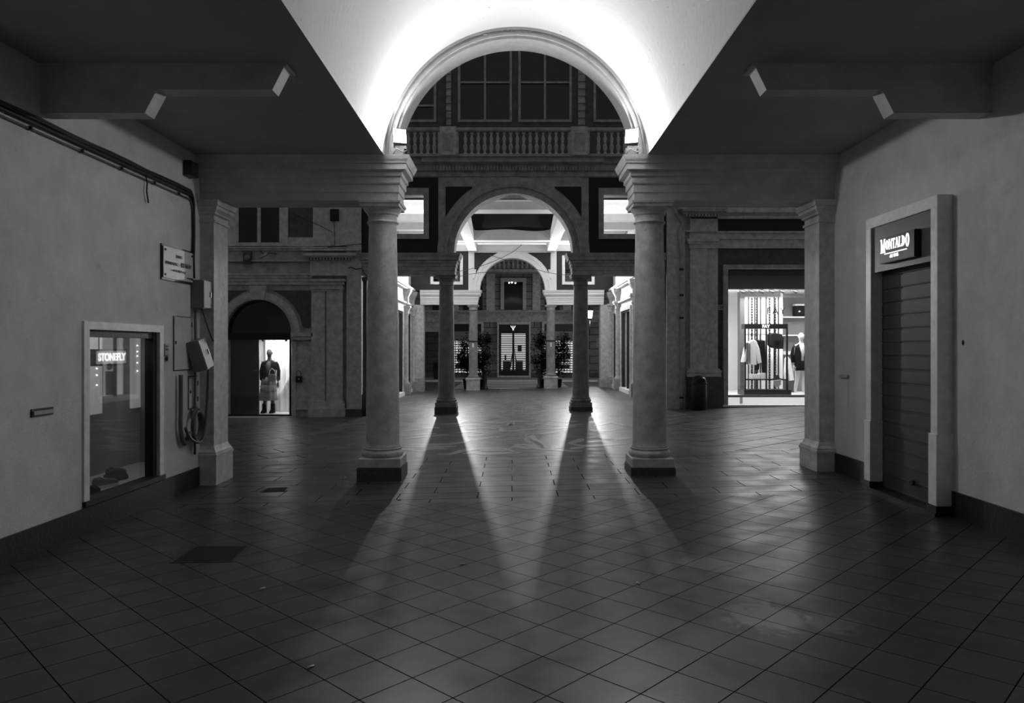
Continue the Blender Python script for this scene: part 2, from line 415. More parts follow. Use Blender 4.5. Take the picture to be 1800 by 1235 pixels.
for s_ in strokes:
    m = MB()
    P = catmull([fl(640 + a / S8, 720 + b / S8) for a, b in s_])
    n = len(P); L_, R_ = [], []
    for i, p in enumerate(P):
        d = (P[min(i + 1, n - 1)] - P[max(i - 1, 0)]).normalized(); nn = Vector((-d.y, d.x, 0))
        wd = (.03 + .10 * math.sin(math.pi * (i + .4) / n)) * (.6 + .5 * abs(nn.y))
        for Q, sg in ((L_, 1), (R_, -1)):
            q = p + nn * wd * sg; q.z = fz(q.x) + .003; Q.append(q)
    for i in range(n - 1): m.face((L_[i], L_[i + 1], R_[i + 1], R_[i]))
    m.build('inlay_ribbon', 'inlay', t)
m = MB()   # field of short dashes (feathers) in the middle
for i in range(90):
    a = 860 + (i % 15) * 13 + random.uniform(-4, 4); b = 165 + (i // 15) * 9 + random.uniform(-2, 2)
    p = fl(640 + a / S8, 720 + b / S8)
    q = [p + Vector(d) for d in ((-.035, 0, .003), (0, -.05, .003), (.035, 0, .003), (0, .05, .003))]
    m.face(q)
m.build('feather_pattern', 'inlay', t)['kind'] = 'stuff'

def cover(pts, label, mat='plinth', fr=None):
    t = empty('manhole_cover', sum(pts, Vector()) / 4, label, 'manhole cover')
    up = Vector((0, 0, .004)); c = sum(pts, Vector()) / 4
    m = MB(); q = [c + (p - c) * .88 for p in pts]; m.hexa([p for p in q] + [p + up * 1.4 for p in q]); m.build('plate', 'iron', t)
    m = MB()
    for i in range(4):
        a, b = pts[i], pts[(i + 1) % 4]; a2, b2 = q[i], q[(i + 1) % 4]
        m.hexa([a, b, b2, a2, a + up, b + up, b2 + up, a2 + up])
    m.build('frame', mat, t)
cover([fl(296, 989), fl(411, 987.5), fl(442, 959), fl(342, 959)], 'square black manhole cover in the left foreground paving', 'blackmetal')
cover([fl(457, 865), fl(502, 864), fl(507, 856), fl(470, 857.5)], 'small dark drain cover in the paving left of the front left column', 'base')
for k, (x, y) in enumerate(((813, 992), (546, 1173), (461, 1035), (1122, 1026), (702, 878))):
    p = fl(x, y); m = MB(); a = random.uniform(0, 3)
    d = Vector((math.cos(a), math.sin(a), 0)) * .022
    m.tube([p - d + Vector((0, 0, .006)), p + d + Vector((0, 0, .006))], .005, 6)
    tag(m.build('cigarette_butt', 'white'), ['tiny white cigarette butt nearest the centre of the foreground paving', 'white cigarette butt lowest in the left foreground paving',
        'white cigarette butt to the right of the black manhole cover', 'white cigarette butt on the paving right of centre', 'tiny white butt on the paving in front of the two left columns'][k], 'litter')

# ------------------------------------------------------------------ passage 1
YB = -12.0
def lx(Y): return -4.396 + .02 * Y
def LW(mb, Y0, Y1, n0, n1, z0, z1):
    """block on the left wall; n>0 sticks out into the passage"""
    return mb.hexa([(lx(Y0) + n0, Y0, z0), (lx(Y0) + n1, Y0, z0), (lx(Y1) + n1, Y1, z0), (lx(Y1) + n0, Y1, z0),
                    (lx(Y0) + n0, Y0, z1), (lx(Y0) + n1, Y0, z1), (lx(Y1) + n1, Y1, z1), (lx(Y1) + n0, Y1, z1)])
RX = 4.34
def RW(mb, Y0, Y1, n0, n1, z0, z1): return mb.box(RX - n0, RX - n1, Y0, Y1, z0, z1)
wy0, wy1, wz0, wz1 = 7.26, 8.85, .20, 2.015
m = MB()
LW(m, YB, wy0, -.12, 0, -.3, 4.45); LW(m, wy1, 10.37, -.12, 0, -.3, 4.45)
LW(m, wy0, wy1, -.12, 0, -.3, wz0); LW(m, wy0, wy1, -.12, 0, wz1, 4.45)
st(m.build('wall_left', 'plaster'))
dy0, dy1 = 7.34, 8.56
m = MB()
RW(m, YB, dy0, 0, -.35, -.3, 4.45); RW(m, dy1, 10.37, 0, -.35, -.3, 4.45); RW(m, dy0, dy1, 0, -.35, 3.14, 4.45); RW(m, dy0, dy1, -.2, -.35, -.3, 3.14)
st(m.build('wall_right', 'plaster'))
m = MB(); LW(m, YB, 9.82, 0, .022, fz(-4.2) - .05, fz(-4.2) + .25)
st(m.build('baseboard_left', 'base'))
m = MB(); RW(m, YB, 7.22, 0, .022, 0, fz(4.3) + .25); RW(m, 8.68, 9.82, 0, .022, 0, fz(4.3) + .25)
st(m.build('baseboard_right', 'base'))
CX, CZ, RV = .05, 4.31, 1.75
m = MB(); m.box(-4.7, CX - RV, YB, 9.95, CZ, CZ + .14); m.box(CX + RV, 4.7, YB, 9.95, CZ, CZ + .14)
st(m.build('ceiling', 'ceil'))
m = MB(); n = 64
def arc(cx, cz, r, n=64, a0=0, a1=math.pi): return [(cx + r * math.cos(a0 + (a1 - a0) * i / n), cz + r * math.sin(a0 + (a1 - a0) * i / n)) for i in range(n + 1)]
ysteps = [YB + (9.95 - YB) * i / 8 for i in range(9)]
for r in (RV, RV + .14):
    vr = [[m.bm.verts.new((u, y, v)) for u, v in arc(CX, CZ, r)] for y in ysteps]
    for a, b in zip(vr, vr[1:]):
        for i in range(n): f = m.bm.faces.new((a[i], a[i + 1], b[i + 1], b[i])); f.smooth = True
st(m.build('ceiling', 'vault'))
# wall above the front arch
m = MB(); o_ = arc(CX, CZ, 1.66); m.prism([(-14, CZ)] + o_[::-1] + [(14, CZ), (14, 9), (-14, 9)], 9.96, 10.30)
m.box(-14, lx(10) - .12, 10.0, 10.37, -.4, CZ); m.box(RX + .35, 14, 10.0, 10.37, -.4, CZ)
st(m.build('wall_front', 'whitestone'))

def archivolt(cx, cz, bands, label, Yf, Yb, mat='arch', rough=False):
    """bands: list of (r0, r1, projection)"""
    t = empty('stone_arch', (cx, Yf, cz), label, 'arch')
    for k, (r0, r1, p) in enumerate(bands):
        m = MB(); o = arc(cx, cz, r1); i_ = arc(cx, cz, r0)
        m.prism(o + i_[::-1], Yf - p, Yb if k == len(bands) - 1 else Yf + .02)
        m.build(['outer_moulding', 'face_band', 'inner_moulding', 'intrados', 'rim'][k] if len(bands) > 3 else ['outer_moulding', 'face_band', 'intrados'][k], mat, t)
    return t
ta = archivolt(CX, CZ, [(1.715, 1.752, .075), (1.675, 1.716, .05), (1.648, 1.676, .07), (1.61, 1.655, .03)],
          'bright moulded arch at the end of the white barrel vault, between the two floodlights', 9.93, 10.31)
# crumbled plaster at the crown
m = MB()
for i in range(150):
    a = math.pi / 2 + random.gauss(0, .2); rr = random.choice((1.745, 1.72, 1.70, 1.66)) + random.uniform(-.01, .01)
    c = Vector((CX + rr * math.cos(a), 9.93 - random.uniform(.03, .07), CZ + rr * math.sin(a))); s_ = random.uniform(.006, .018)
    m.blob(c, (s_ * random.uniform(1, 2.4), s_ * .6, s_ * random.uniform(.5, 1)), 1)
m.build('crumbling_plaster', 'arch', ta)['kind'] = 'stuff'

# entablature -------------------------------------------------------------
PROF = [(0, 3.73), (0, 3.835), (.012, 3.84), (.012, 3.94), (.03, 3.95), (.035, 3.965), (.035, 4.03), (.06, 4.05), (.06, 4.10), (.115, 4.125), (.115, 4.20), (.13, 4.205), (.135, 4.225), (.15, 4.25), (.165, 4.29), (.17, 4.306)]
def entab(X0, X1, e0, e1, Yf, Yb, label, mat='beam', prof=PROF, dz=0, name='entablature', dent=False):
    """e0/e1: does the profile return around that end"""
    t = empty(name, ((X0 + X1) / 2, (Yf + Yb) / 2, prof[0][1] + dz), label, 'entablature', 'moulded beams on the columns')
    def loops(P): return [[(X0 - p * e0, Yf - p, z + dz), (X1 + p * e1, Yf - p, z + dz), (X1 + p * e1, Yb + p, z + dz), (X0 - p * e0, Yb + p, z + dz)] for p, z in P]
    k1 = 4; k2 = 9
    for nm, a, b in (('architrave', 0, k1), ('frieze', k1 - 1 + 1, k2), ('cornice', k2, len(prof))):
        P = prof[a - 1 if a else 0:b]
        m = MB(); m.rings(loops(P)); m.build(nm, mat, t)
    if dent:
        m = MB(); x = X0 + .05
        while x < X1 - .3:
            m.box(x, x + .34, Yf - .09, Yf - .03, 4.055 + dz, 4.10 + dz); x += .6
        m.build('block_course', mat, t)
    return t
EY0, EY1 = 9.87, 10.37
CL, CR = -1.782, 1.895
entab(-4.2, CL + .25, 0, 1, EY0, EY1, 'grey moulded beam from the left wall to the front left round column')
entab(CR - .25, RX, 1, 0, EY0, EY1, 'grey moulded beam from the front right round column to the right wall')

# columns -----------------------------------------------------------------
def column(cx, cy, z0, label, mats=('column', 'column', 'plinth')):
    t = empty('round_column', (cx, cy, fz(cx)), label, 'column', 'round columns carrying the arches')
    m = MB(); m.box(cx - .3, cx + .3, cy - .3, cy + .3, fz(cx) - .02, .145); m.build('base_block', mats[2], t, .012)
    m = MB(); m.rings([[(cx - a, cy - a, z), (cx + a, cy - a, z), (cx + a, cy + a, z), (cx - a, cy + a, z)] for a, z in ((.285, .145), (.285, .255), (.275, .265))]); m.build('plinth', mats[1], t)
    m = MB(); pr = [(.24, .263), (.262, .266), (.28, .285), (.286, .31), (.28, .335), (.262, .352), (.255, .354), (.255, .366), (.262, .37), (.262, .385), (.25, .392)]
    m.lathe(pr, cx, cy, 0, 48); m.build('torus_base', mats[1], t)
    pr = [(.25, .39), (.235, .41), (.228, .45)]
    for i in range(1, 13):
        u = i / 12; pr.append((.228 - .038 * u ** 1.5, .45 + (3.42 - .45) * u))
    pr += [(.196, 3.44), (.205, 3.45)]
    m = MB(); m.lathe(pr, cx, cy, 0, 48); m.build('shaft', mats[0], t)
    m = MB(); m.lathe([(.205, 3.45), (.216, 3.457), (.218, 3.467), (.214, 3.478), (.2, 3.482), (.197, 3.49), (.197, 3.555), (.205, 3.563), (.212, 3.565), (.212, 3.58), (.225, 3.60), (.248, 3.625), (.262, 3.65), (.266, 3.655)], cx, cy, 0, 48)
    m.build('capital', mats[1], t)
    m = MB(); m.rings([[(cx - a, cy - a, z), (cx + a, cy - a, z), (cx + a, cy + a, z), (cx - a, cy + a, z)] for a, z in ((.262, 3.655), (.265, 3.69), (.28, 3.70), (.285, 3.728))]); m.build('abacus', mats[1], t)
    return t
column(CL, 10.12, 0, 'pale grey round column on a square dark base, front left')
column(CR, 10.12, 0, 'pale grey round column on a square dark base, front right')
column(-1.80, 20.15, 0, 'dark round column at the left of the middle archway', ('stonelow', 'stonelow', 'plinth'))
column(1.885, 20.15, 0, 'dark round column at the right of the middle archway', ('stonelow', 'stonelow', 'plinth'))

# square wall piers --------------------------------------------------------
def pier(sg, xw, label):
    t = empty('square_pier', (xw, 10.1, fz(xw)), label, 'pier')
    def rect(p, z):   # p: projection from shaft face
        xi = (-4.01 if sg < 0 else 4.13) - sg * p
        a, b = sorted((xw, xi)); return [(a, 9.87 - p, z), (b, 9.87 - p, z), (b, 10.36 + p, z), (a, 10.36 + p, z)]
    zf = fz(xw) - .02
    m = MB(); m.rings([rect(.05, zf), rect(.05, .29 + (.05 if sg > 0 else 0))]); m.build('plinth', 'column', t)
    z1 = .29 + (.05 if sg > 0 else 0)
    m = MB(); m.rings([rect(.06, z1), rect(.06, z1 + .03), rect(.045, z1 + .035), rect(.045, z1 + .06), rect(.02, z1 + .09), rect(.0, z1 + .14)]); m.build('base_moulding', 'column', t)
    m = MB(); m.rings([rect(0, z1 + .14), rect(0, 3.46)]); m.build('shaft', 'column', t)
    m = MB(); m.rings([rect(.02, 3.44), rect(.02, 3.47), rect(.0, 3.475), rect(0, 3.53), rect(.03, 3.55), rect(.03, 3.57), rect(.06, 3.61), rect(.065, 3.65), rect(.085, 3.655), rect(.085, 3.70), rect(.095, 3.728)]); m.build('capital', 'column', t)
pier(-1, -4.2, 'square grey stone pier against the left wall, behind the two meter boxes')
pier(1, RX, 'square grey stone pier against the right wall, left of the roller shutter')

# ceiling brackets ---------------------------------------------------------
def bracket(sg, xa, xa2, xb, xb2, xw, label):
    t = empty('stepped_beam', (xw, 6.7, 4.1), label, 'beam')
    Y0, Y1 = 6.63, 6.81
    def pr(pts, y0=Y0, y1=Y1): return MB().prism(pts, y0, y1)
    pr([(xw, 4.08), (xa2, 4.08), (xa, 4.285), (xw, 4.285)]).build('upper_beam', 'beam', t)
    pr([(xw, 3.87), (xb2, 3.87), (xb, 4.08), (xw, 4.08)]).build('lower_haunch', 'beam', t)
    m = MB(); m.box(xw, xa - sg * .035, Y0 - .03, Y1 + .04, 4.285, 4.31); m.build('ceiling_fillet', 'beam', t)
bracket(-1, -2.06, -2.166, -3.207, -3.32, lx(6.7), 'stepped concrete beam hanging below the left flat ceiling')
bracket(1, 2.20, 2.30, 3.344, 3.45, RX, 'stepped concrete beam hanging below the right flat ceiling')

# floodlights --------------------------------------------------------------
def flood(x, y, zf, aim, power, label, size=(.17, .20), sg=1):
    t = empty('floodlight', (x, y, zf), label, 'floodlight', 'floodlights on the beam ends')
    d = Vector(aim).normalized(); q = d.to_track_quat('Z', 'Y').to_matrix().to_4x4()
    c = Vector((x, y, zf + .27)); T = Matrix.Translation(c) @ q
    def tb(x0, x1, y0, y1, z0, z1):
        return [T @ Vector(p) for p in ((x0, y0, z0), (x1, y0, z0), (x1, y1, z0), (x0, y1, z0), (x0, y0, z1), (x1, y0, z1), (x1, y1, z1), (x0, y1, z1))]
    a, b = size[0] / 2, size[1] / 2
    m = MB(); m.hexa([T @ Vector(p) for p in ((-a * .7, -b * .7, -.12), (a * .7, -b * .7, -.12), (a * .7, b * .7, -.12), (-a * .7, b * .7, -.12), (-a - .012, -b - .012, 0), (a + .012, -b - .012, 0), (a + .012, b + .012, 0), (-a - .012, b + .012, 0))])
    m.build('housing', 'blackmetal', t)
    m = MB(); m.hexa(tb(-a, a, -b, b, .001, .006)); m.build('lens', 'lamp', t)
    m = MB()
    m.box(x - .09, x + .09, y + .01, y + .05, zf + .09, zf + .105); m.box(x - .015, x + .015, y + .01, y + .04, zf, zf + .15)
    m.build('bracket', 'blackmetal', t)
    m = MB(); m.box(x - .09, x + .06, y - .04, y + .08, zf, zf + .10); m.box(x - .06, x + .09, y + .0, y + .07, zf + .10, zf + .14)
    m.tube([(x - .08, y - .05, zf + .02), (x - .03, y - .07, zf + .08), (x + .05, y - .06, zf + .04), (x + .1, y - .03, zf + .07)], .008)
    m.build('ballast_box', 'box', t)
    L = bpy.data.lights.new('flood', 'AREA'); L.shape = 'RECTANGLE'; L.size = size[0] * .6; L.size_y = size[1] * .6; L.energy = power
    lo = bpy.data.objects.new('flood_beam', L); COL.objects.link(lo)
    lo.matrix_world = Matrix.Translation(c + d * .012) @ (-d).to_track_quat('Z', 'Y').to_matrix().to_4x4()
    mw = lo.matrix_world.copy(); lo.parent = t; lo.matrix_parent_inverse = t.matrix_world.inverted(); lo.matrix_world = mw
    return t
P1 = 46.0; P2 = 165.0
flood(-1.50, 9.80, 4.307, (.32, -.90, .30), P1, 'glaring floodlight on the left beam end under the arch')
flood(1.60, 9.80, 4.307, (-.32, -.90, .30), P1, 'glaring floodlight on the right beam end under the arch')
flood(-2.70, 30.3, 4.17, (.05, -.97, .10), P2, 'floodlight on the far arcade ledge hidden behind the left middle column')
flood(2.75, 30.3, 4.17, (-.05, -.97, .10), P2, 'floodlight on the far arcade ledge hidden behind the right middle column')

flood(-2.95, 20.75, 4.307, (.15, .75, .62), 28, 'floodlight on the inner side of the left weathered beam, aimed into the rear passage')
flood(3.0, 20.75, 4.307, (-.15, .75, .62), 28, 'floodlight on the inner side of the right weathered beam, aimed into the rear passage')

# ---- left wall fittings
t = empty('shop_window', (lx(8), 8.05, 1.1), 'marble-framed display window with an illuminated hanging sign in the left wall', 'shop window')
m = MB()
LW(m, 7.26, 7.35, -.10, .02, .22, 2.015); LW(m, 8.76, 8.85, -.10, .02, .22, 2.015); LW(m, 7.35, 8.76, -.10, .02, 1.935, 2.015)
m.build('marble_surround', 'marble', t)
m = MB()
LW(m, 7.35, 7.39, -.12, -.06, .22, 1.935); LW(m, 8.68, 8.76, -.12, -.02, .22, 1.935); LW(m, 7.35, 8.76, -.13, -.03, 1.86, 1.935); LW(m, 7.26, 8.87, -.14, .035, .17, .225)
m.build('inner_frame', 'base', t)
m = MB(); LW(m, 7.38, 8.67, -.105, -.10, .225, 1.87); m.build('pane', 'glass_r', t)
m = MB()
ix0 = -5.05
m.box(ix0 - .05, ix0, 6.9, 9.98, .1, 2.1); m.box(ix0, lx(7) - .125, 6.85, 6.9, .1, 2.1); m.box(ix0, lx(9.98) - .125, 9.93, 9.98, .1, 2.1); m.box(ix0, lx(7) - .125, 6.9, 9.95, 2.05, 2.1)
m.build('display_box', nmat('display_lining', .34, .7), t)
m = MB(); m.box(ix0, lx(7) - .09, 6.9, 9.95, .12, .206); m.build('display_floor', 'white', t)
for (a, b) in ((8.70, 8.99), (9.70, 9.92)): m = MB(); m.box(ix0, ix0 + .03, a, b, .95, 2.0); m.build('lit_panel', 'lit_dim', t)
for (yy, zs) in ((8.86, (1.72, 1.62, 1.50, 1.42, 1.30)), (9.82, (1.78, 1.70, 1.64, 1.55, 1.44))):
    for z in zs: m = MB(); m.blob((ix0 + .04, yy, z), (.010, .011, .011), 1); m.build('bulb', 'bulb', t)
t = empty('hanging_sign', (-4.42, 8.05, 1.64), 'small glowing name sign hanging inside the left shop window', 'sign')
m = MB(); m.box(-4.46, -4.41, 7.76, 8.40, 1.555, 1.735); m.build('sign_frame', 'blackmetal', t)
m = MB(); m.box(-4.411, -4.405, 7.78, 8.38, 1.575, 1.715); m.build('sign_face', nmat('sign_face_glow', .35, .5, emit=.4), t)
text('STONEFLY', .115, 'neon', (-4.40, 8.08, 1.645), ROT_LEFTW, t, sx=1.0, bold=.004, ext=.003)
for yh in (7.87, 8.26): m = MB(); m.tube([(-4.43, yh, 1.73), (-4.43, yh, 2.05)], .006); m.build('hanger', 'blackmetal', t)
def shoe(x, y, z, a, L, label, mat='cloth_black'):
    t = empty('shoe', (x, y, z), label, 'shoe', 'shoes in the left shop window')
    xf = Matrix.Translation((x, y, z)) @ Matrix.Rotation(a, 4, 'Z')
    pts = [(-.5, .32), (-.42, .36), (-.2, .38), (-.05, .28), (.2, .24), (.42, .18), (.5, .1)]
    m = MB(); loops = []
    for u, h in pts:
        wd = .14 + .05 * math.cos((u - .2) * 3); wd *= 1 if abs(u) < .45 else .6
        loops.append([xf @ Vector((u * L, wd * L * math.cos(k * math.pi / 4) * 1.0, .03 + max(0, math.sin(k * math.pi / 4)) * h * L * .8)) for k in range(0, 8)])
    m.rings(loops); o = m.build('upper', mat, t)
    for p in o.data.polygons: p.use_smooth = True
    m = MB(); m.prism([(-.52 * L, -.13 * L), (-.3 * L, -.14 * L), (.3 * L, -.17 * L), (.5 * L, -.1 * L), (.54 * L, 0), (.5 * L, .1 * L), (.3 * L, .17 * L), (-.3 * L, .14 * L), (-.52 * L, .13 * L)], .0, .032, lambda u, v, w: tuple(xf @ Vector((u, v, w))))
    m.build('sole', 'white' if mat == 'cloth_grey' else 'cloth_black', t)
shoe(-4.52, 8.15, .207, 1.2, .30, 'grey shoe with a pale sole, nearest in the left shop window', 'cloth_grey')
shoe(-4.60, 8.55, .207, 1.35, .29, 'black shoe behind the grey shoe in the left shop window')
shoe(-4.78, 8.85, .207, 1.35, .29, 'black shoe deepest on the floor of the left shop window')
shoe(-4.50, 7.74, .207, .9, .28, 'dark shoe cut off by the left edge of the shop window')
m = MB(); m.box(-5.0, -4.72, 7.75, 8.22, .207, .50); tag(m.build('display_block', 'box', None, .01), 'grey display block beside the shoes in the left shop window', 'display block')
m = MB(); m.lathe([(.0, 0), (.10, .0), (.13, .02), (.13, .03), (.0, .03)], -4.85, 7.95, .50, 20, False); tag(m.build('dish', 'glass_dark'), 'shiny dish lying on the grey display block', 'dish')

area('display_light', (-4.75, 8.5, 2.0), .5, 1.8, (0, 0, 0), 1.2)
# street name plaque
t = empty('street_plaque', (lx(9.2) + .02, 9.22, 2.8), 'rectangular marble street name plaque screwed to the left wall above the hatch', 'plaque')
m = MB(); LW(m, 8.80, 9.64, 0, .02, 2.575, 3.005); m.build('backing', 'blackmetal', t)
m = MB(); LW(m, 8.825, 9.615, .02, .03, 2.60, 2.98); m.build('slab', 'plaque', t)
m = MB()
for y in (8.87, 9.57):
    for z in (2.64, 2.94): m.tube([(lx(y) + .028, y, z), (lx(y) + .042, y, z)], .014, 10)
m.build('screws', 'blackmetal', t)
xp = lx(9.62) + .032
text('PASSO', .055, 'letter_black', (lx(9.22) + .031, 9.22, 2.885), ROT_LEFTW, t, 'lettering', .004)
text('ANTONIO FEDERICO', .05, 'letter_black', (lx(9.03) + .031, 9.035, 2.785), ROT_LEFTW, t, 'lettering', .004, sx=.72)
text('OZANAM', .082, 'letter_black', (lx(9.4) + .031, 9.405, 2.79), ROT_LEFTW, t, 'lettering', .004, sx=.80)
m = MB(); y = 9.04
for wd in (.012, .03, .012, .026, .02, 0, .02, .012, .03, .02, .02, .026, .012, .02):
    if wd: m.box(xp - .002, xp + .002, y, y + wd * .8, 2.70, 2.716)
    y += .025
m.build('small_lettering', 'letter_black', t)
m = MB(); y = 9.42
for wd in (.01, .014, .01, .014, 0, .01, .014, .014): 
    if wd: m.box(xp - .002, xp + .002, y, y + wd, 2.635, 2.648)
    y += .017
m.build('small_lettering', 'letter_black', t)

# boxes and doors on the wall
t = empty('meter_box', (-4.1, 9.7, 2.45), 'grey metal box bolted upright on the corner beside the street plaque', 'meter box')
m = MB(); m.box(lx(9.7), -4.045, 9.60, 9.86, 2.265, 2.64); m.build('body', 'box', t, .008)
m = MB(); m.box(-4.046, -4.03, 9.605, 9.855, 2.275, 2.63); m.build('door', 'box_l', t, .004)
m = MB(); m.box(-4.03, -4.02, 9.80, 9.825, 2.42, 2.49); m.build('lock', 'blackmetal', t)
t = empty('meter_box', (-4.1, 9.6, 1.66), 'grey metal box hanging askew below the upright one on the left pier', 'meter box')
def tilt(o): return o
rotm = Matrix.Translation((-4.1, 9.62, 1.66)) @ Matrix.Rotation(R(-14), 4, 'Y') @ Matrix.Rotation(R(12), 4, 'X')
def rbox(x0, x1, y0, y1, z0, z1):
    return MB().hexa([rotm @ Vector(p) for p in ((x0, y0, z0), (x1, y0, z0), (x1, y1, z0), (x0, y1, z0), (x0, y0, z1), (x1, y0, z1), (x1, y1, z1), (x0, y1, z1))])
rbox(-.07, .09, -.14, .10, -.20, .20).build('body', 'box', t)
rbox(.09, .105, -.135, .095, -.19, .19).build('door', 'box_l', t)
rbox(.105, .115, .04, .065, -.03, .04).build('lock', 'blackmetal', t)
m = MB(); m.box(lx(9.5), -4.10, 9.38, 9.60, 3.96, 4.15); tag(m.build('junction_box', 'base', None, .006), 'small dark junction box at the top of the left wall under the ceiling', 'junction box')
t = empty('meter_hatch', (lx(9.1), 9.15, 1.82), 'larger pale metal hatch flush in the left wall below the plaque', 'hatch')
def hatch(t, y0, y1, z0, z1, sty, hl):
    m = MB(); LW(m, y0, y1, 0, .006, z0, z1); m.build('frame', 'base', t)
    m = MB(); LW(m, y0 + .012, y1 - .012, .004, .014, z0 + .012, z1 - .012); m.build('door', 'plaster', t, .002)
    m = MB(); LW(m, y0 + .03, y0 + .05, .014, .022, (z0 + z1) / 2 - .01, (z0 + z1) / 2 + .03); m.build('lock', 'blackmetal', t)
    m = MB()
    for z in (z0 + .12, z1 - .1): LW(m, y1 - .015, y1 + .005, .0, .02, z - .03, z + .03)
    m.build('hinge', 'blackmetal', t)
hatch(t, 9.12, 9.60, 1.46, 2.15, 0, 0)
t = empty('meter_hatch', (lx(9.1), 9.65, 1.2), 'smaller pale hatch in the left wall above the coiled hose', 'hatch')
hatch(t, 9.52, 9.78, .95, 1.38, 0, 0)
t = empty('letter_slot', (lx(6.6), 6.65, 1.18), 'metal letter slot in the left wall, left of the shop window', 'letter slot')
m = MB(); LW(m, 6.5, 6.8, 0, .012, 1.135, 1.205); m.build('plate', 'base', t)
m = MB(); LW(m, 6.515, 6.785, .012, .025, 1.15, 1.185); m.build('flap', 'box_l', t)
t = empty('doorbell_panel', (lx(8.95), 8.93, 1.75), 'narrow doorbell panel on the left wall right of the shop window', 'doorbell')
m = MB(); LW(m, 8.89, 8.97, 0, .02, 1.66, 1.80); m.build('plate', 'box_l', t)
m = MB(); LW(m, 8.905, 8.955, .02, .026, 1.76, 1.78); m.build('button', 'blackmetal', t)
m = MB(); LW(m, 8.905, 8.955, .02, .026, 1.72, 1.74); m.build('button', 'blackmetal', t)
m = MB(); m.blob((lx(8.93) + .02, 8.93, 1.62), (.012, .03, .035), 1); m.build('bell_push', 'blackmetal', t)

# cables along the left wall
def wallc(ys, zs, r, off, name, label, mat='cable', wob=0):
    m = MB(); pts = []
    n = 60
    for i in range(n + 1):
        Y = ys[0] + (ys[1] - ys[0]) * i / n
        pts.append((lx(Y) + off, Y, zs[0] + (zs[1] - zs[0]) * i / n + wob * math.sin(Y * 5 + r * 900) * .5))
    return m, pts
cl = ['uppermost black cable running along the top of the left wall', 'second black cable from the top along the left wall', 'slightly sagging black cable in the bundle on the left wall', 'thick black cable in the middle of the bundle on the left wall', 'lowest thin conduit of the bundle on the left wall']
for i, (z0, z1, r, off, wob) in enumerate(((3.81, 3.80, .014, .02, .012), (3.785, 3.775, .014, .03, .01), (3.76, 3.75, .011, .02, .02), (3.74, 3.735, .016, .035, 0), (3.685, 3.68, .012, .015, 0))):
    m, pts = wallc((YB, 9.52), (z0, z1), r, off, 'cable', '', wob=wob)
    z = z1; xk = lx(9.6) + off
    for a in range(1, 7):
        u = a / 6 * math.pi / 2; rr = .1 + i * .012
        pts.append((xk, 9.52 + rr * math.sin(u) * (1 - .08 * i), z - rr * (1 - math.cos(u))))
    e = pts[-1]; pts += [(xk, e[1] + .01, 3.2), (xk, e[1] - .01, 2.9), (xk, e[1], 2.66)]
    m.tube(pts, r, 7)
    tag(m.build('long_cable', 'cable' if i != 4 else 'conduit'), cl[i], 'cable', 'cables along the left wall')
for Y, wd_ in ((6.45, 'nearest visible'), (7.2, 'second'), (7.9, 'third'), (8.6, 'fourth'), (9.2, 'farthest')):
    m = MB(); LW(m, Y, Y + .02, 0, .045, 3.665, 3.70)
    tag(m.build('cable_clip', 'blackmetal'), wd_ + ' small clip pinning the cable bundle to the left wall', 'clip', 'cable clips on the left wall')
m = MB(); m.tube([(lx(8.5) + .02, 8.42, 3.74), (lx(8.5) + .03, 8.44, 3.65), (lx(8.5) + .03, 8.43, 3.55), (lx(8.5) + .03, 8.47, 3.42)], .009)
tag(m.build('loose_wire', 'cable'), 'short loose wire end dangling from the cables on the left wall', 'wire')
m = MB(); m.tube([(lx(9.7) + .05, 9.62, 2.26), (lx(9.7) + .05, 9.63, 1.9), (lx(9.7) + .04, 9.63, 1.0), (lx(9.7) + .04, 9.63, .35)], .016); m.tube([(-4.08, 9.66, 2.27), (-4.02, 9.72, 2.0), (-3.99, 9.80, 1.84)], .014)
tag(m.build('drop_pipe', 'conduit'), 'thin grey pipes running down from the upright meter box to the floor', 'pipe')
t = empty('coiled_hose', (lx(9.4), 9.4, .9), 'dark ribbed hose coiled and hanging low on the left wall', 'hose')
m = MB(); xh = lx(9.5) + .05
pts = [(xh, 9.21, 1.41), (xh, 9.21, 1.0), (xh, 9.20, .80), (xh, 9.24, .62), (xh, 9.32, .53), (xh + .01, 9.38, .60), (xh + .02, 9.44, .66)]
m.tube(catmull([Vector(p) for p in pts]), .027, 10); m.build('riser', 'conduit', t)
m = MB(); pts = []
for i in range(70):
    a = i / 69 * 2 * math.pi * 2.3; ry = .13 + .03 * math.sin(i * .21); rz = .20 + .03 * math.cos(i * .17)
    pts.append((xh + .01 + .05 * i / 69, 9.58 + ry * math.sin(a), .74 + rz * math.cos(a)))
m.tube(pts, .021, 8); m.build('coil', 'conduit', t)
m = MB(); m.tube(catmull([Vector(p) for p in ((xh + .04, 9.25, .74), (xh + .05, 9.36, .60), (xh + .07, 9.55, .52), (xh + .08, 9.70, .58), (-4.05, 9.74, .95), (-4.02, 9.72, 1.46))]), .019, 8); m.build('tail', 'conduit', t)

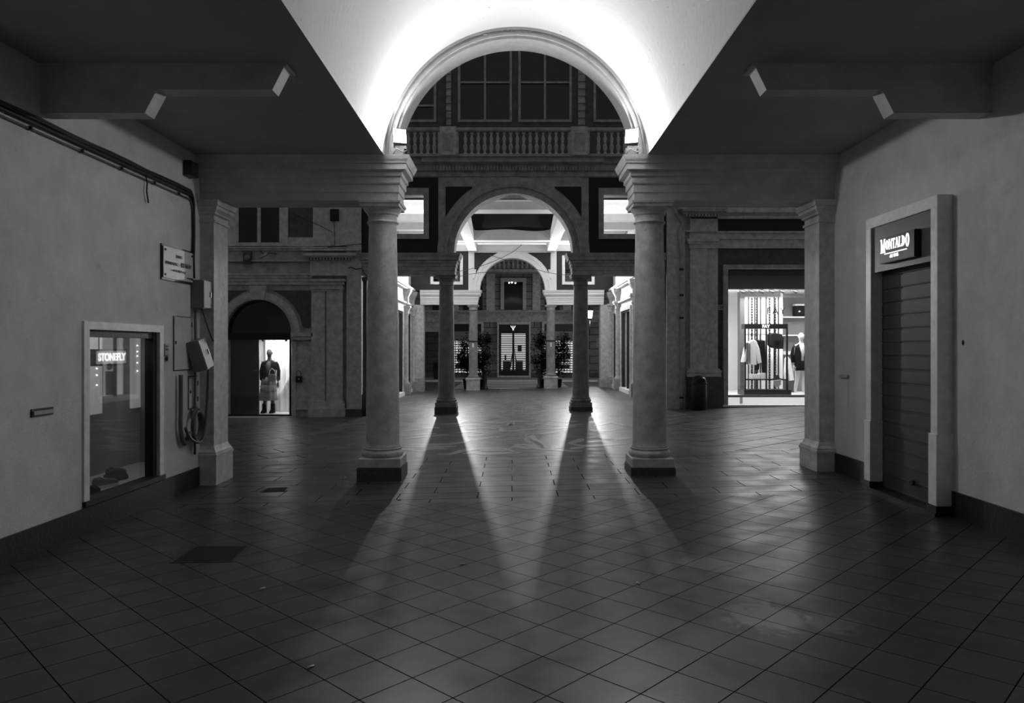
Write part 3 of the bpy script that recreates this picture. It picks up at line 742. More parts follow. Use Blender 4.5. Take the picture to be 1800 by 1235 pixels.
# ---- right wall door
t = empty('shop_door', (RX, 7.95, 1.6), 'closed shop door in the right wall with marble surround and grey roller shutter', 'door')
zb = fz(4.2)
def jamb(y0, y1):
    m = MB(); RW(m, y0, y1, -.2, .155, .90, 3.14); m.build('jamb', 'marble', t, .004)
    m = MB(); RW(m, y0 - .01, y1 + .015, -.2, .17, zb + .10, .90); m.build('jamb_foot', 'marble', t, .004)
    m = MB(); RW(m, y0 - .02, y1 + .025, -.2, .18, zb - .02, zb + .10); m.build('jamb_base', 'base', t)
jamb(7.22, 7.34); jamb(8.56, 8.68)
m = MB(); RW(m, 7.22, 8.68, -.2, .155, 3.14, 3.26); m.build('lintel', 'marble', t, .004)
m = MB(); RW(m, 7.34, 8.56, .10, .135, 2.62, 3.14); RW(m, 7.34, 8.56, -.1, .135, 2.62, 2.64); m.build('fascia_panel', 'dark_panel', t)
m = MB(); RW(m, 7.2, 8.7, -.2, .19, zb - .02, zb + .035); m.build('threshold', 'base', t)
m = MB(); pts = []
z = zb + .035
while z < 2.62:
    pts += [(.034, z), (.034, z + .014), (.047, z + .018), (.047, z + .024), (.042, z + .03), (.042, z + .148), (.034, z + .15)]; z += .152
pts = [(n_, min(z_, 2.62)) for n_, z_ in pts] + [(.0, 2.62), (.0, zb + .035)]
m.prism(pts, 7.34, 8.56, lambda u, v, w: (RX - u + .02, w, v)); m.build('roller_shutter', 'shutter', t)
m = MB(); m.tube([(RX - .03, 7.88, .30), (RX - .06, 7.88, .30)], .03, 12); m.build('lock', 'blackmetal', t)
t = empty('shop_sign', (4.17, 7.9, 2.83), 'black box sign with white serif lettering above the roller shutter', 'sign')
m = MB(); m.box(4.14, 4.21, 7.55, 8.27, 2.69, 2.975); m.build('sign_box', 'sign_black', t, .006)
# serif lettering drawn stroke by stroke
G = {
 'M': (1.15, [('l', .14, 0, .14, 1, .07), ('l', .17, 1, .52, .02, .19), ('l', .52, .02, .86, 1, .07), ('l', .90, 0, .90, 1, .19), ('l', .0, .02, .28, .02, .06), ('l', .72, .02, 1.08, .02, .06), ('l', -.02, .98, .2, .98, .06), ('l', .84, .98, 1.08, .98, .06)]),
 'O': (.88, [('o', .42, .5, .36, .48)]),
 'N': (.92, [('l', .14, 0, .14, 1, .07), ('l', .14, 1, .76, .03, .19), ('l', .78, 0, .78, 1, .07), ('l', 0, .02, .28, .02, .06), ('l', .64, .98, .92, .98, .06), ('l', -.02, .98, .2, .98, .06)]),
 'T': (.82, [('l', .41, 0, .41, 1, .18), ('l', .03, .96, .79, .96, .09), ('l', .05, .80, .05, 1, .06), ('l', .77, .80, .77, 1, .06), ('l', .24, .02, .58, .02, .06)]),
 'A': (.92, [('l', .12, 0, .44, 1, .07), ('l', .44, 1, .80, 0, .19), ('l', .2, .33, .7, .33, .07), ('l', 0, .02, .26, .02, .06), ('l', .64, .02, .94, .02, .06)]),
 'L': (.80, [('l', .2, 0, .2, 1, .18), ('l', .05, .98, .38, .98, .06), ('l', .04, .035, .74, .035, .08), ('l', .73, 0, .73, .26, .06)]),
 'D': (.92, [('l', .2, 0, .2, 1, .18), ('d', .2, .5, .58, .5), ('l', .03, .97, .3, .97, .07), ('l', .03, .03, .3, .03, .07)])}
m = MB()
def seg(x0, z0, x1, z1, w_, org, sc):
    d = Vector((x1 - x0, z1 - z0)).normalized(); n_ = Vector((-d.y, d.x)) * w_ / 2
    if abs(d.x) > .3 and abs(d.y) > .3: pass
    q = [(x0 + n_.x, z0 + n_.y), (x1 + n_.x, z1 + n_.y), (x1 - n_.x, z1 - n_.y), (x0 - n_.x, z0 - n_.y)]
    f3 = lambda u, v, w__: (4.139 - w__, org[0] - u * sc[0], org[1] + v * sc[1])
    m.prism(q, 0, .006, f3)
def ring(cx, cz, rx, rz, org, sc, half=False):
    n_ = 28; f3 = lambda u, v, w__: (4.139 - w__, org[0] - u * sc[0], org[1] + v * sc[1])
    for i in range(n_ // 2 if half else n_):
        a0 = (-math.pi / 2 if half else 0) + 2 * math.pi * i / n_; a1 = a0 + 2 * math.pi / n_
        q = []
        for a in (a0, a1): q.append((cx + rx * math.cos(a), cz + rz * math.sin(a)))
        for a in (a1, a0): q.append((cx + (rx - .19) * math.cos(a), cz + (rz - .075) * math.sin(a)))
        m.prism(q, 0, .006, f3)
adv = 0; sp_ = .082
wid = {}
word = 'MONTALDO'
hs = [.15, .108, .108, .108, .108, .108, .108, .13]; hs[7] = .15
ycur = 8.235
for ch, h in zip(word, hs):
    wch, ss = G[ch]; sxx = .078 * (1.2 if h > .14 else 1.0)
    org = (ycur, 2.83 if h < .14 or ch == 'M' else 2.805)
    if ch == 'M': org = (ycur, 2.805)
    for s_ in ss:
        if s_[0] == 'l': seg(*s_[1:], org, (sxx, h))
        elif s_[0] == 'o': ring(s_[1], s_[2], s_[3], s_[4], org, (sxx, h))
        else: ring(s_[1], s_[2], s_[3], s_[4], org, (sxx, h), True)
    ycur -= wch * sxx
seg(0, 0, 1, 0, .012 / .01 * .8, (8.15, 2.788), (.46, .01))
m.build('lettering', 'neon', t)
text('dal 1946', .052, 'neon', (4.138, 7.95, 2.752), ROT_RIGHTW, t, 'small_lettering', .003, bold=.001)
t = empty('letter_slot', (RX, 9.6, 1.15), 'small letter slot with a flat cover on the right wall beside the pier', 'letter slot')
m = MB(); RW(m, 9.44, 9.68, 0, .03, 1.36, 1.40); m.build('hood', 'box_l', t)
m = MB(); RW(m, 9.47, 9.66, 0, .006, .96, 1.35); m.build('cover', 'plaster', t)
for (yy, z) in ((8.78, 1.50), (8.80, 1.40)):
    m = MB(); m.blob((RX, yy, z), (.01, .015, .02), 1)
    tag(m.build('screw', 'blackmetal'), ['upper', 'lower'][z < 1.45] + ' of two dark screws in the right wall left of the door surround', 'screw')
m = MB(); m.blob((RX, 7.06, 1.80), (.012, .02, .03), 1); tag(m.build('screw', 'blackmetal'), 'lone dark screw stub in the right wall right of the door surround', 'screw')

# ================================================================== middle facade (Y ~ 19.9)
FY = 19.9
EY2 = 19.90
entab(-4.10, -1.80 + .25, 0, 1, EY2, EY2 + .5, 'weathered moulded beam left of the middle archway', 'fac', dent=True)
entab(1.885 - .25, 4.15, 1, 0, EY2, EY2 + .5, 'weathered moulded beam right of the middle archway', 'fac', dent=True)
archivolt(.04, 4.31, [(1.84, 2.06, .05), (1.78, 1.85, .11), (1.67, 1.79, .07), (1.60, 1.68, .12)], 'dark grey moulded arch of the middle archway below the balcony', FY, FY + .5, 'fac')
# centre bay wall above the beams, with windows cut through
t = empty('gallery_building', (0, FY, 4.31), 'dark building front above the middle archway with black panels and balcony', 'building')
zt = pz(275, FY); zc0 = pz(312, FY)
wl0, wl1, wz_0, wz_1 = -3.62, px(745, FY), pz(411, FY), pz(343, FY)
wr0, wr1 = px(1061, FY), 3.70
for (a, b, c, d) in ((-4.1, -2.0, wl0, wl1), (2.08, 4.15, wr0, wr1)):
    m = MB(); m.box(a, c, FY, FY + .35, 4.31, zc0); m.box(d, b, FY, FY + .35, 4.31, zc0); m.box(c, d, FY, FY + .35, 4.31, wz_0); m.box(c, d, FY, FY + .35, wz_1, zc0)
    m.build('black_panel', 'fac_black', t)
    f = MB(); e = .14
    f.box(c - e, c, FY - .05, FY + .1, wz_0 - e, wz_1 + e + .05); f.box(d, d + e, FY - .05, FY + .1, wz_0 - e, wz_1 + e + .05)
    f.box(c, d, FY - .05, FY + .1, wz_0 - e, wz_0 - .01); f.box(c, d, FY - .05, FY + .1, wz_1 + .01, wz_1 + e + .05)
    f.build('window_frame', 'fac', t)
m = MB(); o_ = arc(.04, 4.31, 1.66); m.prism([(-2.0, 4.31)] + o_[::-1] + [(2.08, 4.31), (2.08, zc0), (-2.0, zc0)], FY, FY + .5); m.build('arch_wall', 'fac', t)
for sg in (-1, 1):   # spandrels
    c = .04; x0 = c + sg * 1.84; zt_ = pz(328, FY)
    pts = [(x0, zt_), (x0, 4.31 + .98)]
    for i in range(9):
        a = math.acos(min(1, 1.84 / 2.09)) + (math.pi / 2 - .50 - math.acos(1.84 / 2.09)) * i / 8
        pts.append((c + sg * 2.09 * math.cos(a), 4.31 + 2.09 * math.sin(a)))
    pts = [p for p in pts if p[1] <= zt_]; pts.append((pts[-1][0] - sg * .02, zt_))
    MB().prism(pts, FY - .012, FY + .01).build('spandrel_panel', 'fac_black', t)
m = MB(); Zs = [(0, zc0), (.04, zc0 + .03), (.04, pz(303, FY)), (.12, pz(301, FY)), (.12, pz(292, FY))]
m.rings([[(-4.4, FY - p, z), (4.4, FY - p, z), (4.4, FY + .5, z), (-4.4, FY + .5, z)] for p, z in Zs]); m.build('lower_cornice', 'fac', t)
m = MB(); Zs = [(.14, pz(292, FY)), (.30, pz(289, FY)), (.30, pz(280, FY)), (.34, pz(276, FY))]
m.rings([[(-2.30 - p * .4, FY - p, z), (2.35 + p * .4, FY - p, z), (2.35 + p * .4, FY + .6, z), (-2.30 - p * .4, FY + .6, z)] for p, z in Zs]); 
m.rings([[(-4.4, FY - p * .6, z), (4.4, FY - p * .6, z), (4.4, FY + .6, z), (-4.4, FY + .6, z)] for p, z in Zs]); m.build('upper_cornice', 'fac', t)
m = MB(); x = -2.2
while x < 2.25:
    m.box(x, x + .045, FY - .15, FY, pz(301, FY), pz(294, FY)); x += .085
m.build('dentil_course', 'fac', t)
m = MB(); m.box(-4.4, 4.4, FY + .3, 21.3, pz(276, FY) - .15, pz(275, FY) - .01); m.build('terrace_slab', 'fac', t)
# recessed wall with the big windows
WY = 21.2
m = MB()
xs = [px(805, WY), px(900, WY), px(911, WY), px(1005, WY)]; zb_, ztp = pz(215, WY), 10.9
sl0, sl1, sr0, sr1 = -4.3, px(767, WY), px(1043, WY), 4.3
szt = pz(130, WY)
for a, b in ((-14, sl0), (sl1, xs[0]), (xs[1], xs[2]), (xs[3], sr0), (sr1, 14)): m.box(a, b, WY, WY + .3, pz(276, FY), 11.5)
for a, b in ((sl0, sl1), (xs[0], xs[1]), (xs[2], xs[3]), (sr0, sr1)): m.box(a, b, WY, WY + .3, pz(276, FY), zb_)
for a, b in ((xs[0], xs[1]), (xs[2], xs[3])): m.box(a, b, WY, WY + .3, ztp, 11.5)
m.build('upper_wall', 'fac_d', t)
def bigwin(a, b, z0, z1, nx, zs, label):
    w_ = empty('balcony_window', ((a + b) / 2, WY, z0), label, 'window')
    m = MB(); e = .07
    m.box(a, a + e, WY - .04, WY + .1, z0, z1); m.box(b - e, b, WY - .04, WY + .1, z0, z1); m.box(a, b, WY - .04, WY + .1, z0, z0 + e); m.box(a, b, WY - .04, WY + .1, z1 - e, z1)
    m.build('frame', 'fac', w_)
    m = MB()
    for i in range(1, nx): x = a + (b - a) * i / nx; m.box(x - .03, x + .03, WY + .02, WY + .07, z0, z1)
    for z in zs: m.box(a, b, WY + .02, WY + .07, z - .025, z + .025)
    m.build('glazing_bars', 'fac', w_)
    m = MB(); m.box(a, b, WY + .08, WY + .09, z0, z1); m.build('pane', 'glass_dark', w_)
bigwin(xs[0], xs[1], zb_, ztp, 2, (pz(144, WY),), 'left half of the tall dark window above the balcony')
bigwin(xs[2], xs[3], zb_, ztp, 2, (pz(144, WY),), 'right half of the tall dark window above the balcony')
bigwin(sl0, sl1, zb_, ztp, 2, (pz(185, WY),), 'dark window above the balcony at its left end')
bigwin(sr0, sr1, zb_, ztp, 2, (9.6,), 'dark window above the balcony at its right end')
for x0, x1, lb in ((785, 793, 'left'), (1016, 1028, 'right')):
    m = MB(); m.box(px(x0, WY), px(x1, WY), WY - .05, WY, zb_ - .25, 10.9)
    z = zb_ - .1
    while z < 10.8: m.box(px(x0, WY) - .0, px(x1, WY) + .0, WY - .1, WY - .05, z, z + .10); z += .21
    tag(m.build('carved_pilaster', 'fac'), 'narrow pilaster of stacked carved blocks on the %s of the tall windows' % lb, 'pilaster')
# balustrade
BY = 19.62
t = empty('balustrade', (0, BY, pz(275, BY)), 'stone balustrade of the balcony above the middle archway', 'balustrade')
z0, z1 = pz(274, BY), pz(226, BY)
m = MB(); m.box(-4.3, 4.3, BY - .1, BY + .12, z0 - .03, z0 + .035); m.build('base_rail', 'fac', t)
m = MB(); m.rings([[(-4.3, BY - a, z), (4.3, BY - a, z), (4.3, BY + a, z), (-4.3, BY + a, z)] for a, z in ((.09, z1 - .10), (.12, z1 - .07), (.12, z1 - .02), (.10, z1))]); m.build('hand_rail', 'fac', t)
for a, b in ((770, 806), (1000, 1036)):
    X0_, X1_ = px(a, BY), px(b, BY); cxp = (X0_ + X1_) / 2
    m = MB(); m.box(X0_, X1_, BY - .07, BY + .1, z0, z1 - .09); m.box(cxp - .22, cxp + .22, BY - .13, BY + .1, z0, z1 + .02); m.build('pedestal', 'fac_l', t); m = MB(); m.box(cxp - .14, cxp + .14, BY - .14, BY - .12, z0 + .1, z1 - .15); m.build('inset_panel', 'fac', t)
bz0, bz1 = z0 + .035, z1 - .10; H = bz1 - bz0
bal = [(.055, 0), (.055, .06), (.03, .10), (.035, .14), (.06, .3), (.058, .38), (.03, .52), (.045, .54), (.045, .57), (.03, .59), (.055, .68), (.045, .76), (.022, .88), (.05, .93), (.055, 1.0)]
m = MB(); m.lathe([(r_, z * H) for r_, z in bal], 0, 0, 0, 10)
proto = m.build('baluster', 'fac_l', t)
proto.matrix_parent_inverse = t.matrix_world.inverted(); first = True
xsb = [px(818 + 11.4 * i, BY) for i in range(17)] + [px(718 + 11.4 * i, BY) for i in range(5)] + [px(1052 + 11.6 * i, BY) for i in range(5)]
for i, x in enumerate(xsb):
    o = proto if first else proto.copy()
    if not first: COL.objects.link(o); o.parent = t; o.matrix_parent_inverse = t.matrix_world.inverted()
    o.location = (x, BY, bz0); first = False
m = MB(); m.lathe([(.035, 0), (.06, .06), (.045, .22), (.03, .36), (.05, .38), (.0, .40)], px(762, BY), BY + .25, z0 + .03, 14)
tag(m.build('white_jar', 'white'), 'small white jar standing behind the balusters at the left end of the balcony', 'jar')

# ---------------- left facade of the street crossing
t = empty('shop_building', (-8, 20.2, 0), 'grey building front left of the middle archway with an arched shop window', 'building')
Yw = 20.0
ac, ar, asz = px(455, 19.95), .90, pz(585, 19.95)
m = MB()
zl = -.5
pts = [(-14, zl), (ac - ar, zl), (ac - ar, asz)] + arc(ac, asz, ar, 40)[::-1][1:-1] + [(ac + ar, asz), (ac + ar, zl), (-4.09, zl), (-4.09, 8.3), (-14, 8.3)]
m.prism(pts, Yw, Yw + .3); m.build('wall', 'fac', t)
def fb(name, mat, boxes, parent, bevel=0):
    """boxes: (x0,y0,x1,y1,front,back) in distances along the view axis"""
    if name in ('upper_pier', 'dark_window', 'window_casing', 'upper_panel', 'pilaster', 'frieze_panel', 'door_jamb', 'frieze_band'):
        for b in boxes: m = MB(); pb(m, *b); o = m.build(name, mat, parent, bevel)
        return o
    m = MB()
    for b in boxes: pb(m, *b)
    return m.build(name, mat, parent, bevel)
fb('corner_strip', 'fac_l', [(609, 340, 635, 720, 19.85, 20.05)], t)
fb('corner_base', 'fac_d', [(607, 719, 638, 737, 19.8, 20.05)], t)
fb('upper_panel', 'fac_l', [(550, 330, 572, 432, 19.95, 20.05), (572, 330, 603, 432, 19.93, 20.05), (603, 330, 637, 432, 19.90, 20.05), (506, 417, 550, 433, 19.95, 20.05)], t)
fb('dark_wall_panel', 'fac_d', [(506, 330, 550, 417, 19.97, 20.05)], t)
fb('window_casing', 'fac_l', [(497, 330, 506, 432, 19.93, 20.05), (400, 330, 415, 432, 19.93, 20.05)], t)
w_ = fb('window', 'fac_l', [(414, 330, 419, 431, 19.94, 20.03), (452, 330, 458, 431, 19.94, 20.03), (491, 330, 497, 431, 19.94, 20.03), (414, 426, 497, 432, 19.94, 20.03)], t)
fb('pane', 'glass_dark', [(419, 330, 491, 426, 19.975, 20.02)], w_)
fb('string_course', 'fac_l', [(380, 434, 610, 436, 19.85, 20.05), (380, 436, 600, 440, 19.90, 20.05), (380, 457, 548, 459, 19.86, 20.05)], t)
fb('frieze_band', 'fac', [(380, 440, 600, 457, 19.95, 20.05), (380, 462, 548, 480, 19.96, 20.05)], t)
fb('lower_cornice', 'fac_l', [(380, 480, 548, 483, 19.84, 20.05), (380, 483, 548, 488, 19.88, 20.05), (380, 488, 548, 494, 19.92, 20.05), (380, 494, 548, 500, 19.95, 20.05), (547, 480, 612, 484, 19.78, 20.05)], t)
fb('pediment_cornice', 'fac_l', [(532, 444, 625, 449, 19.62, 20.05), (538, 449, 620, 452, 19.70, 20.05), (528, 437, 632, 440, 19.72, 20.05), (545, 456, 612, 480, 19.86, 20.05)], t)
m = MB(); x = px(541, 19.8)
while x < px(616, 19.8): m.box(x, x + .045, 19.72, 19.9, pz(457, 19.8), pz(452, 19.8)); x += .085
m.build('dentil_course', 'fac', t)
# pair of pilasters
fb('pilaster', 'fac_l', [(547, 512, 571, 705, 19.84, 20.05), (574, 512, 602, 705, 19.82, 20.05), (571, 512, 574, 705, 19.9, 20.05)], t)
fb('pilaster_capital', 'fac_l', [(545, 490, 606, 494, 19.70, 20.05), (546, 494, 604, 500, 19.76, 20.05), (546, 504, 603, 508, 19.77, 20.05), (547, 500, 602, 512, 19.81, 20.05)], t)
fb('pilaster_base', 'fac_l', [(546, 705, 603, 709, 19.79, 20.05), (544, 709, 605, 718, 19.76, 20.05), (542, 718, 606, 737, 19.70, 20.05)], t)
# arch dressing
m = MB(); o2 = arc(ac, asz, ar + .22, 40); o1 = arc(ac, asz, ar, 40); m.prism(o2 + o1[::-1], 19.90, 20.05); m.build('arch_moulding', 'fac_l', t)
m = MB(); m.prism(arc(ac, asz, ar + .05, 40) + arc(ac, asz, ar, 40)[::-1], 19.87, 19.92); m.build('arch_moulding', 'fac', t)
m = MB(); m.prism([(ac - .16, asz + ar - .0), (ac + .16, asz + ar), (ac + .24, asz + ar + .38), (ac - .24, asz + ar + .38)], 19.85, 20.02); m.build('keystone', 'fac_l', t)
m = MB()
for sg in (-1, 1):
    x0 = ac + sg * (ar + .52); top = asz + ar + .26
    pts = [(x0, top), (x0, asz + .15)] + [(ac + sg * 1.2 * math.cos(a), asz + 1.2 * math.sin(a)) for a in (.14, .4, .66, .92, 1.12)] + [(ac + sg * .36, top)]
    m = MB(); m.prism([p for p in pts], 19.97, 20.02); m.build('spandrel_panel', 'fac_d', t)
fb('door_jamb', 'fac_l', [(511, 584, 549, 591, 19.84, 20.05), (511, 591, 547, 597, 19.88, 20.05), (513, 600, 520, 735, 19.93, 20.05), (520, 608, 541, 720, 19.96, 20.05), (541, 600, 547, 735, 19.93, 20.05)], t)
fb('dark_plaque', 'sign_black', [(580, 367, 595, 388, 19.86, 19.96)], t, .01)
m = MB(); m.lathe([(.09, 0), (.09, .55), (.06, .6), (.055, 3.6), (.09, 3.7), (.09, 3.75)], -3.98, 19.86, fz(-4), 14); tag(m.build('drain_column', 'plinth'), 'dark slender pipe column at the right corner of the left building', 'pipe')
# shop inside the arch
t = empty('shop_window', (ac, 20.3, 0), 'arched shop window left of the middle archway with a lit white curtain behind glass', 'shop window')
zb0, zsl = pz(733, 20.1), pz(728, 20.1)
m = MB(); m.prism(arc(ac, asz, ar - .02, 40), 20.14, 20.16); m.build('fanlight', 'glass_dark', t)
m = MB(); m.prism(arc(ac, asz, ar + .02, 40) + arc(ac, asz, ar - .05, 40)[::-1], 20.08, 20.2)
pb(m, 396, 585, 512, 597, 20.05, 20.2); pb(m, 508.5, 595, 512, 732, 20.08, 20.2); pb(m, 390, 728.5, 512, 731, 20.05, 20.2); m.build('frame', 'sign_black', t)
m = MB(); pb(m, 390, 731.5, 512, 734, 20.0, 20.3); m.build('sill', 'marble', t)
m = MB(); pb(m, 396, 597, 509, 729, 20.15, 20.16); m.build('pane', 'glass', t)
m = MB(); pb(m, 385, 595, 455, 729, 20.35, 20.40); m.build('dark_door', 'dark_panel', t)
m = MB(); pb(m, 444, 650, 456, 652.5, 20.30, 20.33); m.build('handle', 'grey_metal', t)
m = MB(); zi0, zi1 = pz(729, 20.2), pz(596, 20.2)
m.box(ac - 1.0, ac + 1.0, 20.3, 21.6, zi0 - .1, zi0); m.box(ac - 1.0, ac + 1.0, 20.3, 21.6, zi1, zi1 + .1); m.box(ac - 1.05, ac - 1.0, 20.3, 21.6, zi0, zi1); m.box(ac + .93, ac + 1.0, 20.3, 21.6, zi0, zi1); m.box(ac - 1, ac + 1, 21.55, 21.6, zi0, zi1)
m.build('interior', 'white', t)
m = MB(); nx, nz = 90, 24; G_ = []
for i in range(nx + 1):
    u = i / nx; col_ = []
    for j in range(nz + 1):
        v = j / nz; x = px(452, 21.3) + (ac + .92 - px(452, 21.3)) * u
        fold = .05 * math.sin(u * 30 + 2.2 * math.sin(v * 2)) + .03 * math.sin(u * 67 + v * 3) + .09 * math.exp(-((u - (.25 + .9 * v)) / .05) ** 2) + .07 * math.exp(-((u - (.65 + .6 * v)) / .04) ** 2)
        col_.append(m.bm.verts.new((x, 21.35 - fold - .2 * max(0, .15 - v), zi0 + .01 + (zi1 - zi0 - .02) * v)))
    G_.append(col_)
for i in range(nx):
    for j in range(nz): f = m.bm.faces.new((G_[i][j], G_[i + 1][j], G_[i + 1][j + 1], G_[i][j + 1])); f.smooth = True
tag(m.build('curtain', 'cloth_white'), 'white draped curtain behind the mannequin in the arched shop window', 'curtain')
for i, xx in enumerate((416, 431, 462, 503)):
    m = MB(); m.lathe([(.03, 0), (.035, .04), (.03, .06)], px(xx, 20.5), 20.5, zi1 - .06, 12)
    tag(m.build('spotlight', 'bulb' if i < 2 else 'blackmetal'), ['leftmost lit ceiling spot', 'second lit ceiling spot from the left', 'dark ceiling spot above the mannequin', 'dark ceiling spot in the right corner'][i] + ' in the arched shop window', 'spotlight')
PS = 11
area('shop_light', (ac + .35, 21.0, zi1 - .08), .9, PS, (R(28), 0, 0), .12)
area('shop_light', (ac + .35, 20.5, zi1 - .08), .9, 6, (R(0), 0, 0), .12)

# mannequin in the arched window ------------------------------------------
def mannequin(cx, cy, zf, H, label, dark=True):
    """parts measured for a 1.8 m figure, scaled to H"""
    s = H / 1.8; t = empty('mannequin', (cx, cy, zf), label, 'mannequin')
    xf = Matrix.Translation((cx, cy, zf)) @ Matrix.Scale(s, 4)
    bm_ = 'skin_dark' if dark else 'skin_light'
    V = [(0, 0, .98, .13), (0, 0, 1.12, .115), (0, .01, 1.28, .13), (0, .01, 1.42, .10), (0, 0, 1.50, .055), (0, -.01, 1.57, .05),      # 0-5 pelvis..neck
         (0, -.015, 1.63, .072), (0, -.01, 1.70, .082), (0, 0, 1.76, .065),                                                                  # head
         (-.17, .01, 1.41, .06), (-.235, .03, 1.18, .045), (-.22, .0, .95, .034), (-.215, -.02, .88, .03),                                   # arm L
         (.17, .01, 1.41, .06), (.24, .03, 1.18, .045), (.25, -.04, .95, .034), (.255, -.06, .88, .03),
         (-.09, 0, .90, .095), (-.11, -.01, .50, .058), (-.14, .02, .30, .055), (-.16, .03, .08, .036),
         (.09, 0, .90, .095), (.09, -.02, .50, .058), (.08, .02, .30, .055), (.08, .03, .08, .036)]
    E = [(0, 1), (1, 2), (2, 3), (3, 4), (4, 5), (5, 6), (6, 7), (7, 8), (3, 9), (9, 10), (10, 11), (11, 12), (3, 13), (13, 14), (14, 15), (15, 16),
         (0, 17), (17, 18), (18, 19), (19, 20), (0, 21), (21, 22), (22, 23), (23, 24)]
    bo = skin('body', V, E, bm_, t, 2, 0, xf)
    hb = bmesh.new(); hb.from_mesh(bo.data); rs_ = bmesh.ops.create_icosphere(hb, subdivisions=3, radius=1)
    for v in rs_['verts']:
        p = v.co.copy(); k = 1 - .28 * max(0, -p.z) ** 1.5
        nose = .012 * math.exp(-((p.x / .18) ** 2 + ((p.z + .12) / .22) ** 2)) if p.y < 0 else 0
        eye = -.008 * (math.exp(-(((abs(p.x) - .38) / .16) ** 2 + ((p.z - .08) / .13) ** 2))) if p.y < 0 else 0
        lip = .005 * math.exp(-((p.x / .25) ** 2 + ((p.z + .55) / .08) ** 2)) if p.y < 0 else 0
        v.co = xf @ Vector((p.x * .078 * k, -.015 + p.y * .098 * k - nose - eye - lip, 1.685 + p.z * .118))
    for sg in (-1, 1):
        re_ = bmesh.ops.create_icosphere(hb, subdivisions=2, radius=1)
        for v in re_['verts']: v.co = xf @ Vector((sg * .078 + v.co.x * .012, .0 + v.co.y * .018, 1.685 + v.co.z * .032))
    for f in hb.faces: f.smooth = True
    hb.to_mesh(bo.data); hb.free()
    for sg, wx_, wy_, wz_ in ((-1, -.215, -.02, .88), (1, .255, -.06, .88)):     # hands
        V = [(wx_, wy_, wz_, .026), (wx_, wy_ - .01, wz_ - .07, (.034, .018))]; E = [(0, 1)]
        for k, (dx, ln) in enumerate(((-.026, .07), (-.009, .085), (.009, .08), (.026, .06))):
            b_ = len(V); V += [(wx_ + dx, wy_ - .015, wz_ - .10, .010), (wx_ + dx * 1.2, wy_ - .03, wz_ - .10 - ln * .5, .009), (wx_ + dx * 1.2, wy_ - .02, wz_ - .10 - ln, .007)]
            E += [(1, b_), (b_, b_ + 1), (b_ + 1, b_ + 2)]
        b_ = len(V); V += [(wx_ - sg * .035, wy_ - .03, wz_ - .06, .011), (wx_ - sg * .045, wy_ - .045, wz_ - .095, .009)]; E += [(1, b_), (b_, b_ + 1)]
        skin('hand', V, E, bm_, t, 1, 0, xf)
    def loft(name, mat, sec, n=36, ruffle=0, yoff=0):
        m = MB(); loops = []
        for i, (z, rx, ry, ox, oy) in enumerate(sec):
            loops.append([xf @ Vector((ox + rx * math.cos(2 * math.pi * k / n) * (1 + ruffle * math.sin(k * 2 * math.pi * 9 / n)), oy + ry * math.sin(2 * math.pi * k / n) * (1 + ruffle * math.sin(k * 2 * math.pi * 9 / n)), z)) for k in range(n)])
        m.rings(loops); o = m.build(name, mat, t)
        for p in o.data.polygons: p.use_smooth = True
        return o
    return t, xf, loft
mt, xf, loft = mannequin(px(474, 20.75), 20.75, zi0 + .01, 1.80, 'dark mannequin in an open black jacket and tiered ruffled skirt, arched shop window')
loft('skirt_tier', 'cloth_print', [(1.02, .13, .10, -.02, 0), (.97, .17, .12, -.02, 0), (.80, .20, .15, -.03, 0), (.79, .19, .14, -.03, 0)], 72, .05)
loft('skirt_tier', 'cloth_print', [(.81, .17, .13, -.03, 0), (.78, .20, .15, -.03, 0), (.60, .23, .17, -.04, 0), (.59, .22, .16, -.04, 0)], 72, .06)
loft('skirt_tier', 'cloth_print', [(.62, .20, .14, -.04, 0), (.58, .23, .16, -.04, 0), (.36, .255, .19, -.05, 0), (.35, .24, .18, -.05, 0)], 72, .06)
loft('blouse', 'cloth_grey', [(1.0, .14, .10, 0, 0), (1.15, .125, .125, 0, .0), (1.3, .135, .15, 0, .0), (1.42, .11, .10, 0, 0), (1.47, .06, .06, 0, 0)])
# open jacket: two fronts and a back as one shell
m = MB(); n = 30; secs = [(.92, .20, .135), (1.05, .185, .14), (1.2, .175, .16), (1.33, .19, .165), (1.42, .20, .12), (1.46, .14, .08), (1.49, .075, .06)]
loops = []
for z, rx, ry in secs:
    g = .42 if z < 1.4 else .35; lp = []
    A = [-math.pi / 2 + g + (2 * math.pi - 2 * g) * k / n for k in range(n + 1)]
    lp = [xf @ Vector((rx * math.cos(a), .01 + ry * math.sin(a), z)) for a in A] + [xf @ Vector(((rx - .012) * math.cos(a), .01 + (ry - .012) * math.sin(a), z)) for a in A[::-1]]
    loops.append(lp)
m.rings(loops); m.build('jacket', 'cloth_black', mt)
for sg, wx_ in ((-1, -.22), (1, .25)):
    m = MB(); m.tube([xf @ Vector(p) for p in ((sg * .16, .01, 1.43), (sg * .20, .02, 1.36), (sg * .245, .03, 1.18), (wx_, -.02, .93))], .056, 14, r2=.05); m.build('sleeve', 'cloth_black', mt)
for sx_ in (-.16, .08):
    m = MB(); m.tube([xf @ Vector(p) for p in ((sx_, .03, .26), (sx_, .03, .12), (sx_, .02, .05))], .062, 12)
    m.rings([[xf @ Vector((sx_ - .05 + wdx, yy, zz)) for wdx, zz in ((0, .0), (.1, .0), (.1, h_), (0, h_))] for yy, h_ in ((.09, .10), (.0, .10), (-.10, .05), (-.15, .03))]); m.build('boot', 'cloth_black', mt)
tb_ = empty('handbag', (px(478, 20.5), 20.5, zi0 + 1.0), 'dark studded handbag hanging from the arm of the mannequin in black', 'handbag')
